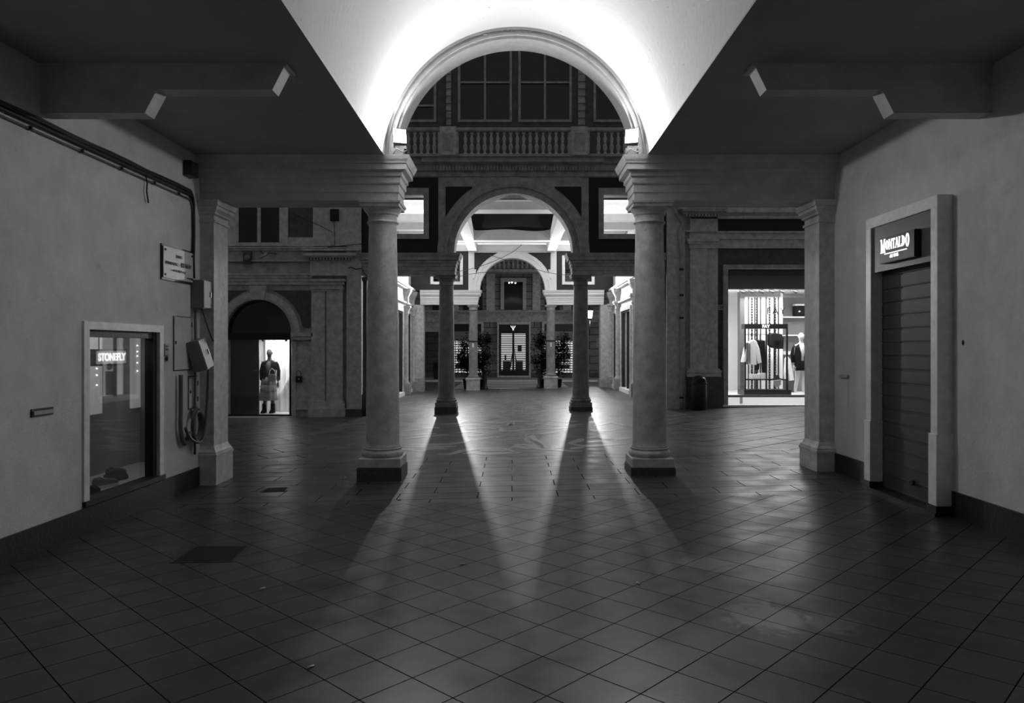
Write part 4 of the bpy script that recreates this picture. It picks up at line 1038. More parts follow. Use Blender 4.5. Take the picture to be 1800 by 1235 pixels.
m = MB(); c = xf @ Vector((.13, -.2, 1.0)); m.box(c.x - .10, c.x + .12, c.y - .05, c.y + .04, c.z - .10, c.z + .10); m.build('bag_body', 'cloth_print', tb_, .02)
m = MB(); m.tube([c + Vector(p) for p in ((-.08, 0, .08), (-.06, 0, .2), (.0, 0, .26), (.08, 0, .2), (.1, 0, .08))], .008); m.build('strap', 'marble', tb_)

# fittings on the left facade
t = empty('security_camera', (px(462, 19.6), 19.6, pz(450, 19.6)), 'small white security camera on a bracket, left facade above the arch', 'camera')
c = Vector((px(464, 19.6), 19.6, pz(449, 19.6)))
m = MB(); m.tube([c + Vector((.09, 0, .05)), c + Vector((-.09, -.03, -.06))], .035, 10); m.build('body', 'box_l', t)
m = MB(); m.tube([c + Vector((.0, 0, .0)), c + Vector((.1, .15, .09)), c + Vector((.22, .34, .09))], .012); m.tube([c + Vector((.0, .1, .0)), c + Vector((-.12, .2, .1)), c + Vector((-.2, .34, .16))], .01); m.build('bracket', 'blackmetal', t)
t = empty('round_lamp', (px(434, 19.8), 19.8, pz(456, 19.8)), 'unlit round wall lamp on the frieze band, left facade', 'lamp')
m = MB(); pb(m, 427, 441, 441, 463, 19.84, 19.95); m.build('back_plate', 'fac_d', t)
m = MB(); m.blob((px(434, 19.8), 19.82, pz(453, 19.8)), (.09, .07, .08)); m.build('globe', 'box', t)
t = empty('intercom', (px(525, 19.8), 19.85, pz(665, 19.8)), 'dark intercom box with a ring on the jamb right of the arched shop window', 'intercom')
m = MB(); pb(m, 519.5, 661, 530, 672, 19.85, 19.97); m.build('box', 'sign_black', t)
m = MB(); c = Vector((px(524.5, 19.85), 19.88, pz(657, 19.85))); m.tube([c + Vector((.06 * math.cos(a), 0, .09 * math.sin(a))) for a in [i * math.pi / 6 for i in range(13)]], .012); m.build('ring', 'grey_metal', t)
m = MB(); c = Vector((px(525, 19.84), 19.845, pz(666, 19.84))); m.blob(c, (.03, .01, .03), 1); m.build('button', 'box_l', t)
m = MB(); m.tube([(px(506, 19.8), 19.9, pz(372, 19.8)), (px(560, 19.8), 19.85, pz(395, 19.8)), (px(583, 19.8), 19.8, pz(407, 19.8))], .008)
m.tube([(px(587, 19.8), 19.84, pz(388, 19.8)), (px(588, 19.8), 19.84, pz(431, 19.8)), (px(575, 19.8), 19.84, pz(434, 19.8)), (px(640, 19.8), 19.8, pz(428, 19.8))], .009)
m.tube(catmull([Vector((px(a, 19.75), 19.75, pz(b, 19.75))) for a, b in ((612, 471), (618, 470), (626, 473), (636, 472), (640, 480), (646, 486))]), .014)
tag(m.build('facade_cable', 'cable'), 'thin black cables stapled along the left facade around the dark plaque', 'cable')

# ---------------- right facade of the street crossing
t = empty('shop_building', (8, 20.2, 0), 'dark marble building front right of the middle archway with a bright clothes shop', 'building')
ox0, ox1 = px(1280, 20), px(1470, 20); oz0, oz1 = pz(713, 20), pz(473, 20)
m = MB(); m.box(4.12, ox0, Yw, Yw + .3, -.4, 8.3); m.box(ox1, 14, Yw, Yw + .3, -.4, 8.3); m.box(ox0, ox1, Yw, Yw + .3, oz1, 8.3); m.box(ox0, ox1, Yw, Yw + .3, -.4, oz0 - .03); m.build('wall', 'fac_d', t)
fb('corner_strip', 'fac_l', [(1172, 340, 1204, 722, 19.86, 20.05)], t)
fb('pilaster_backing', 'fac', [(1203, 370, 1214, 722, 19.93, 20.05)], t)
fb('pilaster', 'fac_l', [(1213, 436, 1243, 652, 19.82, 20.05), (1243, 436, 1262, 652, 19.87, 20.05)], t)
fb('pilaster_capital', 'fac_l', [(1209, 419, 1264, 424, 19.74, 20.05), (1210, 424, 1263, 428, 19.77, 20.05), (1212, 428, 1262, 436, 19.80, 20.05)], t)
fb('pedestal_moulding', 'fac_l', [(1210, 648, 1266, 651, 19.78, 20.05), (1208, 651, 1269, 655, 19.74, 20.05), (1208, 655, 1268, 662, 19.76, 20.05)], t)
fb('pedestal', 'fac_d', [(1209, 662, 1271, 722, 19.78, 20.05)], t)
fb('frieze_panel', 'fac_l', [(1213, 384, 1243, 405, 19.86, 20.05), (1243, 384, 1262, 405, 19.9, 20.05)], t)
fb('architrave', 'fac_l', [(1204, 405, 1262, 407, 19.80, 20.05), (1262, 406, 1500, 409, 19.86, 20.05), (1212, 407, 1262, 419, 19.86, 20.05), (1262, 409, 1500, 420, 19.91, 20.05), (1262, 420, 1500, 436, 19.95, 20.05)], t)
fb('sign_band', 'fac_black', [(1262, 386, 1500, 405, 19.97, 20.05)], t)
fb('cornice', 'fac_l', [(1200, 366, 1277, 370, 19.55, 20.05), (1194, 355, 1280, 366, 19.5, 20.05), (1276, 362, 1500, 373, 19.8, 20.05), (1262, 377, 1500, 384, 19.88, 20.05)], t)
fb('cornice_soffit', 'fac', [(1200, 370, 1270, 376, 19.7, 20.05), (1262, 373, 1500, 377, 19.84, 20.05)], t)
m = MB(); x = px(1205, 19.75)
while x < px(1266, 19.75): m.box(x, x + .045, 19.68, 19.9, pz(380, 19.75), pz(376.5, 19.75)); x += .085
m.build('dentil_course', 'fac_l', t)
fb('shop_frame', 'fac', [(1272, 466, 1280, 716, 19.88, 20.2), (1272, 465, 1500, 472, 19.88, 20.2)], t)
fb('step', 'marble', [(1270, 711.5, 1500, 714.5, 19.85, 20.3)], t)
t = empty('downspout', (px(1199, 19.8), 19.8, .1), 'thin dark rainwater pipe bending down beside the right corner pier', 'pipe')
m = MB(); P_ = catmull([Vector((px(a, 19.72), 19.72 if b < 385 else 19.80, pz(b, 19.72))) for a, b in ((1186, 356), (1186, 365), (1190, 377), (1200, 387), (1202, 393), (1197, 404), (1197, 420))]) + [Vector((px(1198, 19.8), 19.8, pz(b, 19.8))) for b in (450, 560, 690, 718)]
m.tube(P_, .045, 10); m.build('pipe', 'fac', t)
m = MB()
for b in (475, 520, 560, 700): m.lathe([(.06, 0), (.06, .05)], px(1198, 19.8), 19.8, pz(b, 19.8), 12)
m.build('clamp', 'blackmetal', t)
t = empty('number_tile', (px(1267, 19.9), 19.9, pz(540, 19.9)), 'small pale house number tile on the dark marble left of the bright shop', 'number tile')
m = MB(); pb(m, 1263, 535.5, 1272, 544.5, 19.94, 20.0); m.build('tile', 'fac_l', t)
text('36', .12, 'letter_black', (px(1267.4, 19.93), 19.936, pz(540, 19.93)), ROT_FRONT, t, 'numerals', .002)
# rubbish bin
bx = px(1229.5, 19.4); t = empty('litter_bin', (bx, 19.4, fz(bx)), 'glossy black dome-topped litter bin in front of the right pilaster', 'litter bin')
m = MB(); m.lathe([(.20, 0), (.215, .02), (.215, .66), (.205, .70)], bx, 19.45, fz(bx), 28); m.build('body', 'blackmetal', t)
m = MB(); m.lathe([(.218, .69), (.218, .72), (.20, .80), (.16, .86), (.09, .90), (.0, .91)], bx, 19.45, fz(bx), 28, False); m.build('dome_lid', 'blackmetal', t)
m = MB(); m.rings([[(bx + a * math.cos(k * math.pi / 8), 19.235 - .0 + dy, fz(bx) + .78 + .55 * a * math.sin(k * math.pi / 8)) for k in range(16)] for a, dy in ((.11, .0), (.11, .06))]); m.build('opening', 'sign_black', t)

# bright clothes shop -------------------------------------------------------
t = empty('shop_window', (7.3, 20.2, .2), 'bright clothes shop window with glass front, right of the litter bin', 'shop window')
m = MB(); pb(m, 1280, 473, 1500, 485, 20.1, 20.4); m.build('top_dark_band', 'dark_panel', t)  # dark band above the grey valance
m = MB(); pb(m, 1280, 485, 1500, 508, 20.3, 20.5); m.build('valance', 'grey_metal', t)
m = MB(); pb(m, 1280, 473, 1500, 711, 20.16, 20.17); m.build('pane', 'glass', t)
pzf = pz(697, 20.3)
m = MB(); pb(m, 1280, 694, 1500, 698, 20.22, 20.3); m.build('platform_edge', 'grey_metal', t)
m = MB(); m.box(ox0, ox1 + 1, 20.26, 23.5, oz0 - .1, pzf); m.build('platform', 'lit_dim', t)
m = MB(); pb(m, 1280, 698, 1500, 709, 20.24, 20.26); m.build('lit_riser', 'lit', t)
m = MB(); pb(m, 1301, 698, 1302.5, 709, 20.22, 20.24); pb(m, 1303.5, 698, 1305, 709, 20.22, 20.24); m.build('riser_joint', 'grey_metal', t)
zt_ = pz(505, 20.5)
m = MB(); m.box(ox0 - .1, ox0, 20.3, 23.6, pzf, zt_ + .2); m.box(ox1 + 1, ox1 + 1.1, 20.3, 23.6, pzf, zt_ + .2); m.box(ox0, ox1 + 1, 23.5, 23.6, pzf, zt_ + .2); m.box(ox0, ox1 + 1, 20.5, 23.6, zt_, zt_ + .2); m.build('interior', 'white', t)
m = MB(); pb(m, 1280, 473, 1300, 475, 20.1, 20.11); 
m = MB(); y_ = 22.7
for zz in range(5): m.blob((ox0 + .04, 20.9, pz(624 + zz * 12, 20.9)), (.05, .06, .045), 1)
m.build('hook', 'sign_black', t)
tt = empty('striped_partition', (px(1343, 22), 22, pzf), 'tall partition with black and white patterned stripes behind the clothes rail', 'partition')
Ys = 22.0
m = MB(); pb(m, 1308, 512, 1376, 694, Ys, Ys + .1); m.build('panel', 'white', tt)
m = MB(); pb(m, 1301, 508, 1309, 697, Ys - .05, Ys + .2); pb(m, 1309, 509, 1372, 521, Ys - .04, Ys + .1); m.build('dark_edge', 'dark_panel', tt)
m = MB()
for x in (1316, 1327, 1331.5, 1337, 1347, 1361, 1368.5): pb(m, x - .8, 522, x + .8, 694, Ys - .02, Ys)
m.build('thin_stripe', 'sign_black', tt)
m = MB()
for x in (1321.5, 1330, 1352.5, 1362.5):
    y = 524
    while y < 692:
        a, b = px(x - 2.0, Ys), px(x + 2.0, Ys); zt2, zb2 = pz(y, Ys), pz(y + 8, Ys); c_ = (a + b) / 2
        m.prism([(a, zb2), (b, zb2), (c_ + .01, (zt2 + zb2) / 2), (b, zt2), (a, zt2), (c_ - .01, (zt2 + zb2) / 2)], Ys - .02, Ys); y += 9.2
m.build('patterned_stripe', 'sign_black', tt)
text('FAY', .26, 'letter_black', (px(1364, 20.15), 20.15, pz(547, 20.15)), ROT_FRONT, t, 'window_lettering', .003, space=1.25)
# display frame
Yr = 21.0; tt = empty('display_frame', (px(1347, Yr), Yr, pzf), 'black metal display frame with white letters on its header, bright shop', 'clothes rail')
m = MB(); pb(m, 1309, 569, 1385, 577.5, Yr, Yr + .3); m.build('header', 'sign_black', tt)
text('FAY', .115, 'letter_white', (px(1346.5, Yr - .02), Yr - .01, pz(573.5, Yr)), ROT_FRONT, tt, 'lettering', .006, space=1.1, bold=.004)
m = MB()
for a, b in ((1309, 1311.5), (1346.5, 1348.5), (1382.5, 1385)): pb(m, a, 577, b, 685, Yr, Yr + .05)
m.build('post', 'sign_black', tt)
m = MB(); pb(m, 1308, 685, 1391, 696.5, Yr - .1, Yr + .5); m.build('plinth', 'sign_black', tt)
m = MB(); pb(m, 1311, 587, 1383, 588.3, Yr + .1, Yr + .13); m.build('rail', 'grey_metal', tt)
m = MB(); pb(m, 1311, 666, 1383, 668, Yr, Yr + .35); m.build('shelf', 'sign_black', tt)
def garment(name, mat, outline, Y, label, cat, th=.12, extra=None):
    g = empty(name, (px(outline[0][0], Y), Y, pz(outline[0][1], Y)), label, cat)
    m = MB(); n_ = len(outline); c_ = Vector((sum(px(a, Y) for a, b in outline) / n_, 0, sum(pz(b, Y) for a, b in outline) / n_))
    P0 = [Vector((px(a, Y), Y, pz(b, Y))) for a, b in outline]
    back = [m.bm.verts.new(p + Vector((0, th / 2, 0))) for p in P0]; mid = [m.bm.verts.new(p) for p in P0]
    fr = [m.bm.verts.new(Vector((c_.x + (p.x - c_.x) * .8, Y - th / 2, c_.z + (p.z - c_.z) * .92))) for p in P0]
    for A, B in ((back, mid), (mid, fr)):
        for i in range(n_): m.bm.faces.new((A[i], A[(i + 1) % n_], B[(i + 1) % n_], B[i]))
    for tri in tessellate_polygon([[Vector((p.x, p.z, 0)) for p in P0]]):
        for A in (back, fr):
            try: m.bm.faces.new([A[i] for i in tri])
            except ValueError: pass
    m.build(extra or 'fabric', mat, g); return g
Yg = 21.05
g = garment('jacket', 'cloth_white', [(1319, 598), (1325, 596), (1330, 600), (1335, 612), (1339, 637), (1333, 639), (1330, 622), (1330, 641), (1317, 641), (1314, 615), (1306, 637), (1303, 636), (1308, 612), (1313, 602)], Yg, 'white jacket hanging in the left bay of the black display frame', 'jacket')
m = MB(); pb(m, 1317.5, 604, 1319, 639, Yg - .08, Yg - .055); pb(m, 1312, 602, 1316, 640, Yg - .07, Yg - .05); m.build('front_edge', 'cloth_grey', g)
m = MB(); m.tube([(px(1322, Yg), Yg, pz(597, Yg)), (px(1322, Yg), Yg + .06, pz(588, Yg))], .008); m.build('hanger', 'sign_black', g)
g = garment('trousers', 'cloth_black', [(1330, 598), (1345, 598), (1346, 655), (1340, 655), (1337, 615), (1333, 650), (1327, 650)], Yg + .1, 'black trousers hanging beside the white jacket in the display frame', 'trousers', .06)
m = MB(); m.tube([(px(1331, Yg), Yg + .1, pz(597, Yg)), (px(1344, Yg), Yg + .1, pz(597, Yg))], .01); m.tube([(px(1337.5, Yg), Yg + .1, pz(597, Yg)), (px(1337.5, Yg), Yg + .1, pz(588, Yg))], .006); m.build('hanger', 'grey_metal', g)
g = garment('folded_jacket', 'cloth_dark', [(1351, 588), (1355, 585), (1363, 585), (1374, 587), (1378, 595), (1377, 613), (1367, 613), (1357, 611), (1351, 606)], Yg, 'dark grey padded jacket folded over the rail, right bay of the display frame', 'jacket', .22)
m = MB(); pb(m, 1361, 599, 1373, 600.5, Yg - .13, Yg - .1); pb(m, 1364, 603, 1370, 606, Yg - .13, Yg - .1); m.build('pocket', 'cloth_black', g)
for k, (a, b, c, d, lb) in enumerate(((1322, 658, 1336, 666, 'lower white box on the shelf under the white jacket'), (1337, 656, 1346, 666, 'white box on the shelf under the black trousers'))):
    m = MB(); pb(m, a, b, c, d, Yr + .02, Yr + .3); tag(m.build('shoe_box', 'white'), lb, 'box')
g = garment('scarf', 'cloth_print', [(1360, 668), (1373, 667), (1373, 675), (1368, 681), (1361, 678)], Yr - .06, 'printed scarf hanging over the shelf edge in the display frame', 'scarf', .06)
m = MB(); m.lathe([(.12, 0), (.12, .02), (.07, .03), (.06, .1), (.0, .12)], px(1366, Yr + .15), Yr + .15, pz(666, Yr + .15), 18, False); tag(m.build('hat', 'cloth_black'), 'small black hat on the shelf above the printed scarf', 'hat')
# right part of the shop
Yq = 22.6
tt = empty('shelf_unit', (px(1400, Yq), Yq, pzf), 'grey wall shelving behind the pale mannequin in the bright shop', 'shelving')
m = MB(); pb(m, 1377, 523, 1470, 692, Yq + .2, Yq + .25); m.build('back_panel', 'grey_metal', tt)
m = MB()
for y in (556, 588): pb(m, 1377, y, 1470, y + 2, Yq - .1, Yq + .2)
m.build('shelf', 'white', tt)
m = MB(); pb(m, 1377, 617, 1470, 623, Yq - .1, Yq + .2); m.build('shelf', 'white', tt)
m = MB(); pb(m, 1380, 668, 1400, 692, Yq - .3, Yq + .1); m.build('cupboard', 'dark_panel', tt)
tt = empty('travel_bag', (px(1406, Yq), Yq, pz(556, Yq)), 'black travel bag on the upper shelf of the bright shop', 'bag')
m = MB(); pb(m, 1398, 536, 1418, 555.5, Yq - .1, Yq + .15); m.build('bag_body', 'cloth_black', tt, .03)
m = MB(); pb(m, 1398, 534, 1418, 537, Yq - .12, Yq + .1); pb(m, 1404, 546, 1407, 548, Yq - .12, Yq - .1); m.build('clasp', 'white', tt)
garment('light_jacket', 'cloth_white', [(1384, 625), (1389, 631), (1394, 655), (1396, 668), (1388, 669), (1383, 645), (1380, 668), (1378, 655), (1380, 630)], 22.0, 'pale jacket hanging between the display frame and the pale mannequin', 'jacket')
mt, xf, loft = mannequin(px(1408, 21.3), 21.3, pz(695, 21.3), 1.82, 'pale mannequin in a dark blazer and bare legs, right in the bright shop', False)
m = MB(); loops = []
for z, rx, ry in [(.80, .20, .14), (.92, .20, .14), (1.1, .18, .145), (1.25, .18, .155), (1.38, .20, .15), (1.44, .17, .10), (1.49, .075, .06)]:
    g_ = .22 if z < 1.2 else .22 + (z - 1.2) * 1.2
    A = [-math.pi / 2 + g_ + (2 * math.pi - 2 * g_) * k / 30 for k in range(31)]
    loops.append([xf @ Vector((rx * math.cos(a), .01 + ry * math.sin(a), z)) for a in A] + [xf @ Vector(((rx - .012) * math.cos(a), .01 + (ry - .012) * math.sin(a), z)) for a in A[::-1]])
m.rings(loops); m.build('blazer', 'cloth_black', mt)
for sg, wx_ in ((-1, -.22), (1, .25)):
    m = MB(); m.tube([xf @ Vector(p) for p in ((sg * .16, .01, 1.43), (sg * .20, .02, 1.36), (sg * .245, .03, 1.18), (wx_, -.02, .95))], .056, 14, r2=.05); m.build('sleeve', 'cloth_black', mt)
loft('shorts', 'cloth_black', [(.72, .19, .13, 0, 0), (.85, .185, .13, 0, 0), (1.0, .15, .11, 0, 0)])
loft('shirt', 'cloth_white', [(.98, .14, .10, 0, 0), (1.15, .125, .13, 0, .0), (1.3, .135, .155, 0, .0), (1.42, .11, .10, 0, 0), (1.5, .06, .06, 0, 0)])
for i, x in enumerate((1302, 1318, 1336, 1354, 1372, 1395)):
    m = MB(); xx = px(x, 20.8); z = pz(508, 20.8) - .02; m.tube([(xx - .04, 20.8, z), (xx + .10, 20.78, z - .07)], .05, 10)
    tag(m.build('track_spotlight', 'blackmetal'), ['first', 'second', 'third', 'fourth', 'fifth', 'sixth'][i] + ' black track spotlight from the left on the ceiling of the bright shop', 'spotlight')
area('shop_light', ((ox0 + ox1) / 2, 21.4, zt_ - .06), 2.6, 110, (R(-12), 0, 0), .8)
area('shop_light', ((ox0 + ox1) / 2, 20.62, zt_ - .06), 2.6, 55, (R(22), 0, 0), .15)  # unseen front light, added to brighten the hanging garments

# ================================================================== passage behind the middle arch
PX = 4.25; PY0, PY1 = 20.4, 31.0
CZ2 = 5.76
for sg, nm in ((-1, 'wall_left'), (1, 'wall_right')):
    m = MB(); x0, x1 = sorted((sg * PX, sg * (PX + .4)))
    wins = ((21.6, 23.6), (26.2, 28.4), (29.5, 30.6))
    ys = [PY0] + [v for w_ in wins for v in w_] + [PY1 + .5]
    for i in range(0, len(ys), 2): m.box(x0, x1, ys[i], ys[i + 1], -.3, 3.15)
    m.box(x0, x1, PY0, PY1 + .5, 3.15, 6.2)
    for a, b in wins: m.box(x0, x1, a, b, -.3, fz(sg * PX) + .14)
    st(m.build(nm, 'whitestone' if False else 'fac_l'))
    for k, (a, b) in enumerate(wins):
        side = 'left' if sg < 0 else 'right'
        lb = ['nearest', 'middle', 'farthest'][k] + ' lit shop window along the %s side of the rear passage' % side
        w_ = empty('shop_window', (sg * PX, (a + b) / 2, .1), lb, 'shop window', 'shop windows along the rear passage')
        xi = sg * PX; zf = fz(xi) + .14
        def sb(m, n0, n1, y0, y1, z0, z1): m.box(xi - sg * n0, xi - sg * n1, y0, y1, z0, z1)
        m = MB(); sb(m, -.1, .05, a - .1, a, zf, 3.25); sb(m, -.1, .05, b, b + .1, zf, 3.25); sb(m, -.1, .05, a - .1, b + .1, 3.15, 3.27); m.build('surround', 'fac_l', w_)
        m = MB(); sb(m, -.12, .0, a, a + .05, zf, 3.15); sb(m, -.12, .0, b - .05, b, zf, 3.15); sb(m, -.12, 0, a, b, 3.08, 3.15); sb(m, -.12, -.02, (a + b) / 2 - .02, (a + b) / 2 + .02, zf, 3.1); m.build('frame', 'sign_black', w_)
        m = MB(); sb(m, -.12, .1, a - .05, b + .05, zf - .14, zf); m.build('sill', 'marble', w_)
        m = MB(); sb(m, -.09, -.085, a, b, zf, 3.1); m.build('pane', 'glass', w_)
        m = MB(); sb(m, -.9, -.85, a - .5, b + .5, zf, 3.1); sb(m, -.9, -.41, a - .5, a - .45, zf, 3.1); sb(m, -.9, -.41, b + .45, b + .5, zf, 3.1); sb(m, -.9, -.41, a - .5, b + .5, 3.1, 3.15); sb(m, -.9, -.3, a - .5, b + .5, zf - .05, zf)
        m.build('lit_interior', 'lit', w_)
        m = MB()
        for j in range(3):
            y = a + (b - a) * (j + .6) / 3.4; sb(m, -.7, -.5, y, y + .12, zf, 1.0 + .35 * ((j + k) % 2)); m.blob((xi + sg * .6, y + .06, 1.15 + .35 * ((j + k) % 2)), (.1, .1, .13), 1)
        m.build('display_goods', 'cloth_grey', w_)
    # half columns with brackets
    for k, yy in enumerate((20.9, 25.0, 29.0, 30.85)):
        side = 'left' if sg < 0 else 'right'
        c_ = empty('half_column', (sg * (PX - .1), yy, 0), ['first', 'second', 'third', 'last'][k] + ' slender half column along the %s side of the rear passage' % side, 'column', 'half columns along the rear passage')
        xc = sg * (PX - .06); zf = fz(xc)
        m = MB(); m.box(xc - .17, xc + .17, yy - .17, yy + .17, zf - .02, zf + .42); m.build('pedestal', 'fac', c_)
        m = MB(); m.lathe([(.15, .42), (.155, .46), (.11, .52), (.105, .6), (.095, 3.12), (.11, 3.14)], xc, yy, zf, 16); m.build('shaft', 'fac_l', c_)
        m = MB(); m.lathe([(.10, 3.14), (.13, 3.2), (.10, 3.25), (.16, 3.36), (.18, 3.42)], xc, yy, zf, 16); m.box(xc - .19, xc + .19, yy - .19, yy + .19, zf + 3.42, zf + 3.5); m.build('capital', 'fac_l', c_)
        m = MB(); m.rings([[(xc - a, yy - a, z), (xc + a, yy - a, z), (xc + a, yy + a, z), (xc - a, yy + a, z)] for a, z in ((.09, 3.5), (.10, 3.75), (.2, 3.95), (.22, 4.08))]); m.build('bracket', 'fac_l', c_)
    m = MB()
    for z0_, z1_, p in ((3.50, 3.56, .10), (4.06, 4.12, .14), (4.12, 4.2, .2)): a, b = sorted((sg * PX, sg * (PX - p))); m.box(a, b, PY0, PY1, z0_, z1_)
    o = st(m.build('trim_%d' % (1 if sg < 0 else 2), 'whitestone'))
# ceiling of longitudinal and cross beams
m = MB(); L1, L2 = 1.46, 1.80; ztop = 6.25
m.box(-PX - .4, -L2, PY0, PY1 + .3, ztop, ztop + .1); m.box(L2, PX + .4, PY0, PY1 + .3, ztop, ztop + .1)
m.box(-L2, L2, PY0, 21.95, ztop, ztop + .1); m.box(-L2, L2, 27.5, PY1 + .3, ztop, ztop + .1)
for s_ in (-1, 1): a, b = sorted((s_ * L1, s_ * L2)); m.box(a, b, PY0, PY1, CZ2, ztop + .1)
for (a, b) in ((20.4, 20.7), (21.3, 21.95), (27.5, 27.8), (28.9, 29.2), (30.7, 31.0)): m.box(-PX, PX, a, b, CZ2 + (.10 if a < 21.3 or a > 28 else 0), ztop)
for yy in (23.6, 25.4): m.box(-PX, -L2, yy, yy + .3, CZ2 + .08, ztop); m.box(L2, PX, yy, yy + .3, CZ2 + .08, ztop)
st(m.build('ceiling', 'whitestone'))
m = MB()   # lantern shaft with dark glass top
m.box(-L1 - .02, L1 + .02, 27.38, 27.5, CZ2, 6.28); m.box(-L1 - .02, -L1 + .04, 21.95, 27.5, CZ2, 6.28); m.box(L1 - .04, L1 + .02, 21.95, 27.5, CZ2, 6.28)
for s_ in (-1, 1): m.prism([(s_ * L1, CZ2), (s_ * L1, 6.25), (s_ * .98, 6.25)], 27.2, 27.4)  # added wedges standing in for shaded triangles in the far wall corners
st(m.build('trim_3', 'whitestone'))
m = MB(); m.box(-L1, L1, 21.95, 27.5, 6.28, 6.32); t = m.build('skylight_cover', 'canvas'); tag(t, 'dark cover over the square opening in the rear passage ceiling', 'skylight')
m = MB(); nn = 24; G_ = []
for i in range(nn + 1):
    u = i / nn; G_.append([m.bm.verts.new((-1.38 + 2.76 * u, 22.2 + 4.9 * v / 8, 6.2 - .06 * math.sin(v) - .05 * math.sin(u * 7 + v) - .07 * math.sin(u * math.pi))) for v in range(9)])
for i in range(nn):
    for j in range(8): f = m.bm.faces.new((G_[i][j], G_[i + 1][j], G_[i + 1][j + 1], G_[i][j + 1])); f.smooth = True
tag(m.build('sagging_canvas', 'canvas'), 'black sagging canvas stretched under the opening in the rear passage ceiling', 'canvas')

# ================================================================== far arcade facade
Y3 = 30.8
PR3 = [(0, 3.56), (0, 3.66), (.02, 3.66), (.02, 3.74), (.03, 3.76), (.03, 3.80), (.05, 3.82), (.05, 3.90), (.09, 3.93), (.13, 3.98), (.13, 4.05), (.15, 4.06), (.17, 4.12), (.18, 4.16)]
entab(-3.85, -1.45, 0, 1, Y3, Y3 + .45, 'white moulded beam of the far arcade on the left', 'whitestone', PR3)
entab(1.47, 3.85, 1, 0, Y3, Y3 + .45, 'white moulded beam of the far arcade on the right', 'whitestone', PR3)
archivolt(.02, 4.14, [(1.55, 1.66, .04), (1.42, 1.56, .02), (1.37, 1.43, .05)], 'white moulded arch of the far arcade under the beamed ceiling', Y3, Y3 + .45, 'whitestone')
t = empty('arcade_facade', (0, Y3, 4.16), 'far arcade wall above its columns with dark panels and white window frames', 'building')
ztq = 5.86
a0, a1, b0, b1, wz0_, wz1_ = -3.30, -2.18, 2.22, 3.34, 4.52, 5.50
m = MB(); o_ = arc(.02, 4.14, 1.43); m.prism([(-1.83, 4.14)] + o_[::-1] + [(1.87, 4.14), (1.87, ztq), (-1.83, ztq)], Y3, Y3 + .4); m.build('arch_wall', 'whitestone', t)
for a, b, c, d in ((-4.25, -1.83, a0, a1), (1.87, 4.25, b0, b1)):
    m = MB(); m.box(a, c, Y3, Y3 + .3, 4.14, ztq); m.box(d, b, Y3, Y3 + .3, 4.14, ztq); m.box(c, d, Y3, Y3 + .3, 4.14, wz0_); m.box(c, d, Y3, Y3 + .3, wz1_, ztq); m.build('dark_panel', 'fac_black', t)
    f = MB(); e = .12; f.box(c - e, c, Y3 - .05, Y3 + .1, wz0_ - e, wz1_ + e); f.box(d, d + e, Y3 - .05, Y3 + .1, wz0_ - e, wz1_ + e); f.box(c, d, Y3 - .05, Y3 + .1, wz0_ - e, wz0_); f.box(c, d, Y3 - .05, Y3 + .1, wz1_, wz1_ + e); f.build('window_frame', 'whitestone', t)
for sg in (-1, 1):
    c = .02; x0 = c + sg * 1.60; zt_ = 5.74
    pts = [(x0, zt_), (x0, 4.14 + .72)] + [(c + sg * 1.70 * math.cos(a), 4.14 + 1.70 * math.sin(a)) for a in (.46, .62, .78, .94)]
    pts.append((c + sg * .62, zt_)); MB().prism(pts, Y3 - .012, Y3 + .01).build('spandrel_panel', 'fac_black', t)
    x = px(832 if sg < 0 else 969, Y3)
    m = MB(); m.prism([(x - .11, 4.98), (x + .11, 4.98), (x + .11, 4.78), (x + .07, 4.68), (x, 4.62), (x - .07, 4.68), (x - .11, 4.78)], Y3 - .06, Y3); m.box(x - .13, x + .13, Y3 - .08, Y3, 4.99, 5.03); m.build('shield', 'whitestone', t)
m = MB(); m.box(-4.25, 4.25, Y3 - .08, Y3, ztq - .06, ztq + .1); m.build('top_moulding', 'whitestone', t)
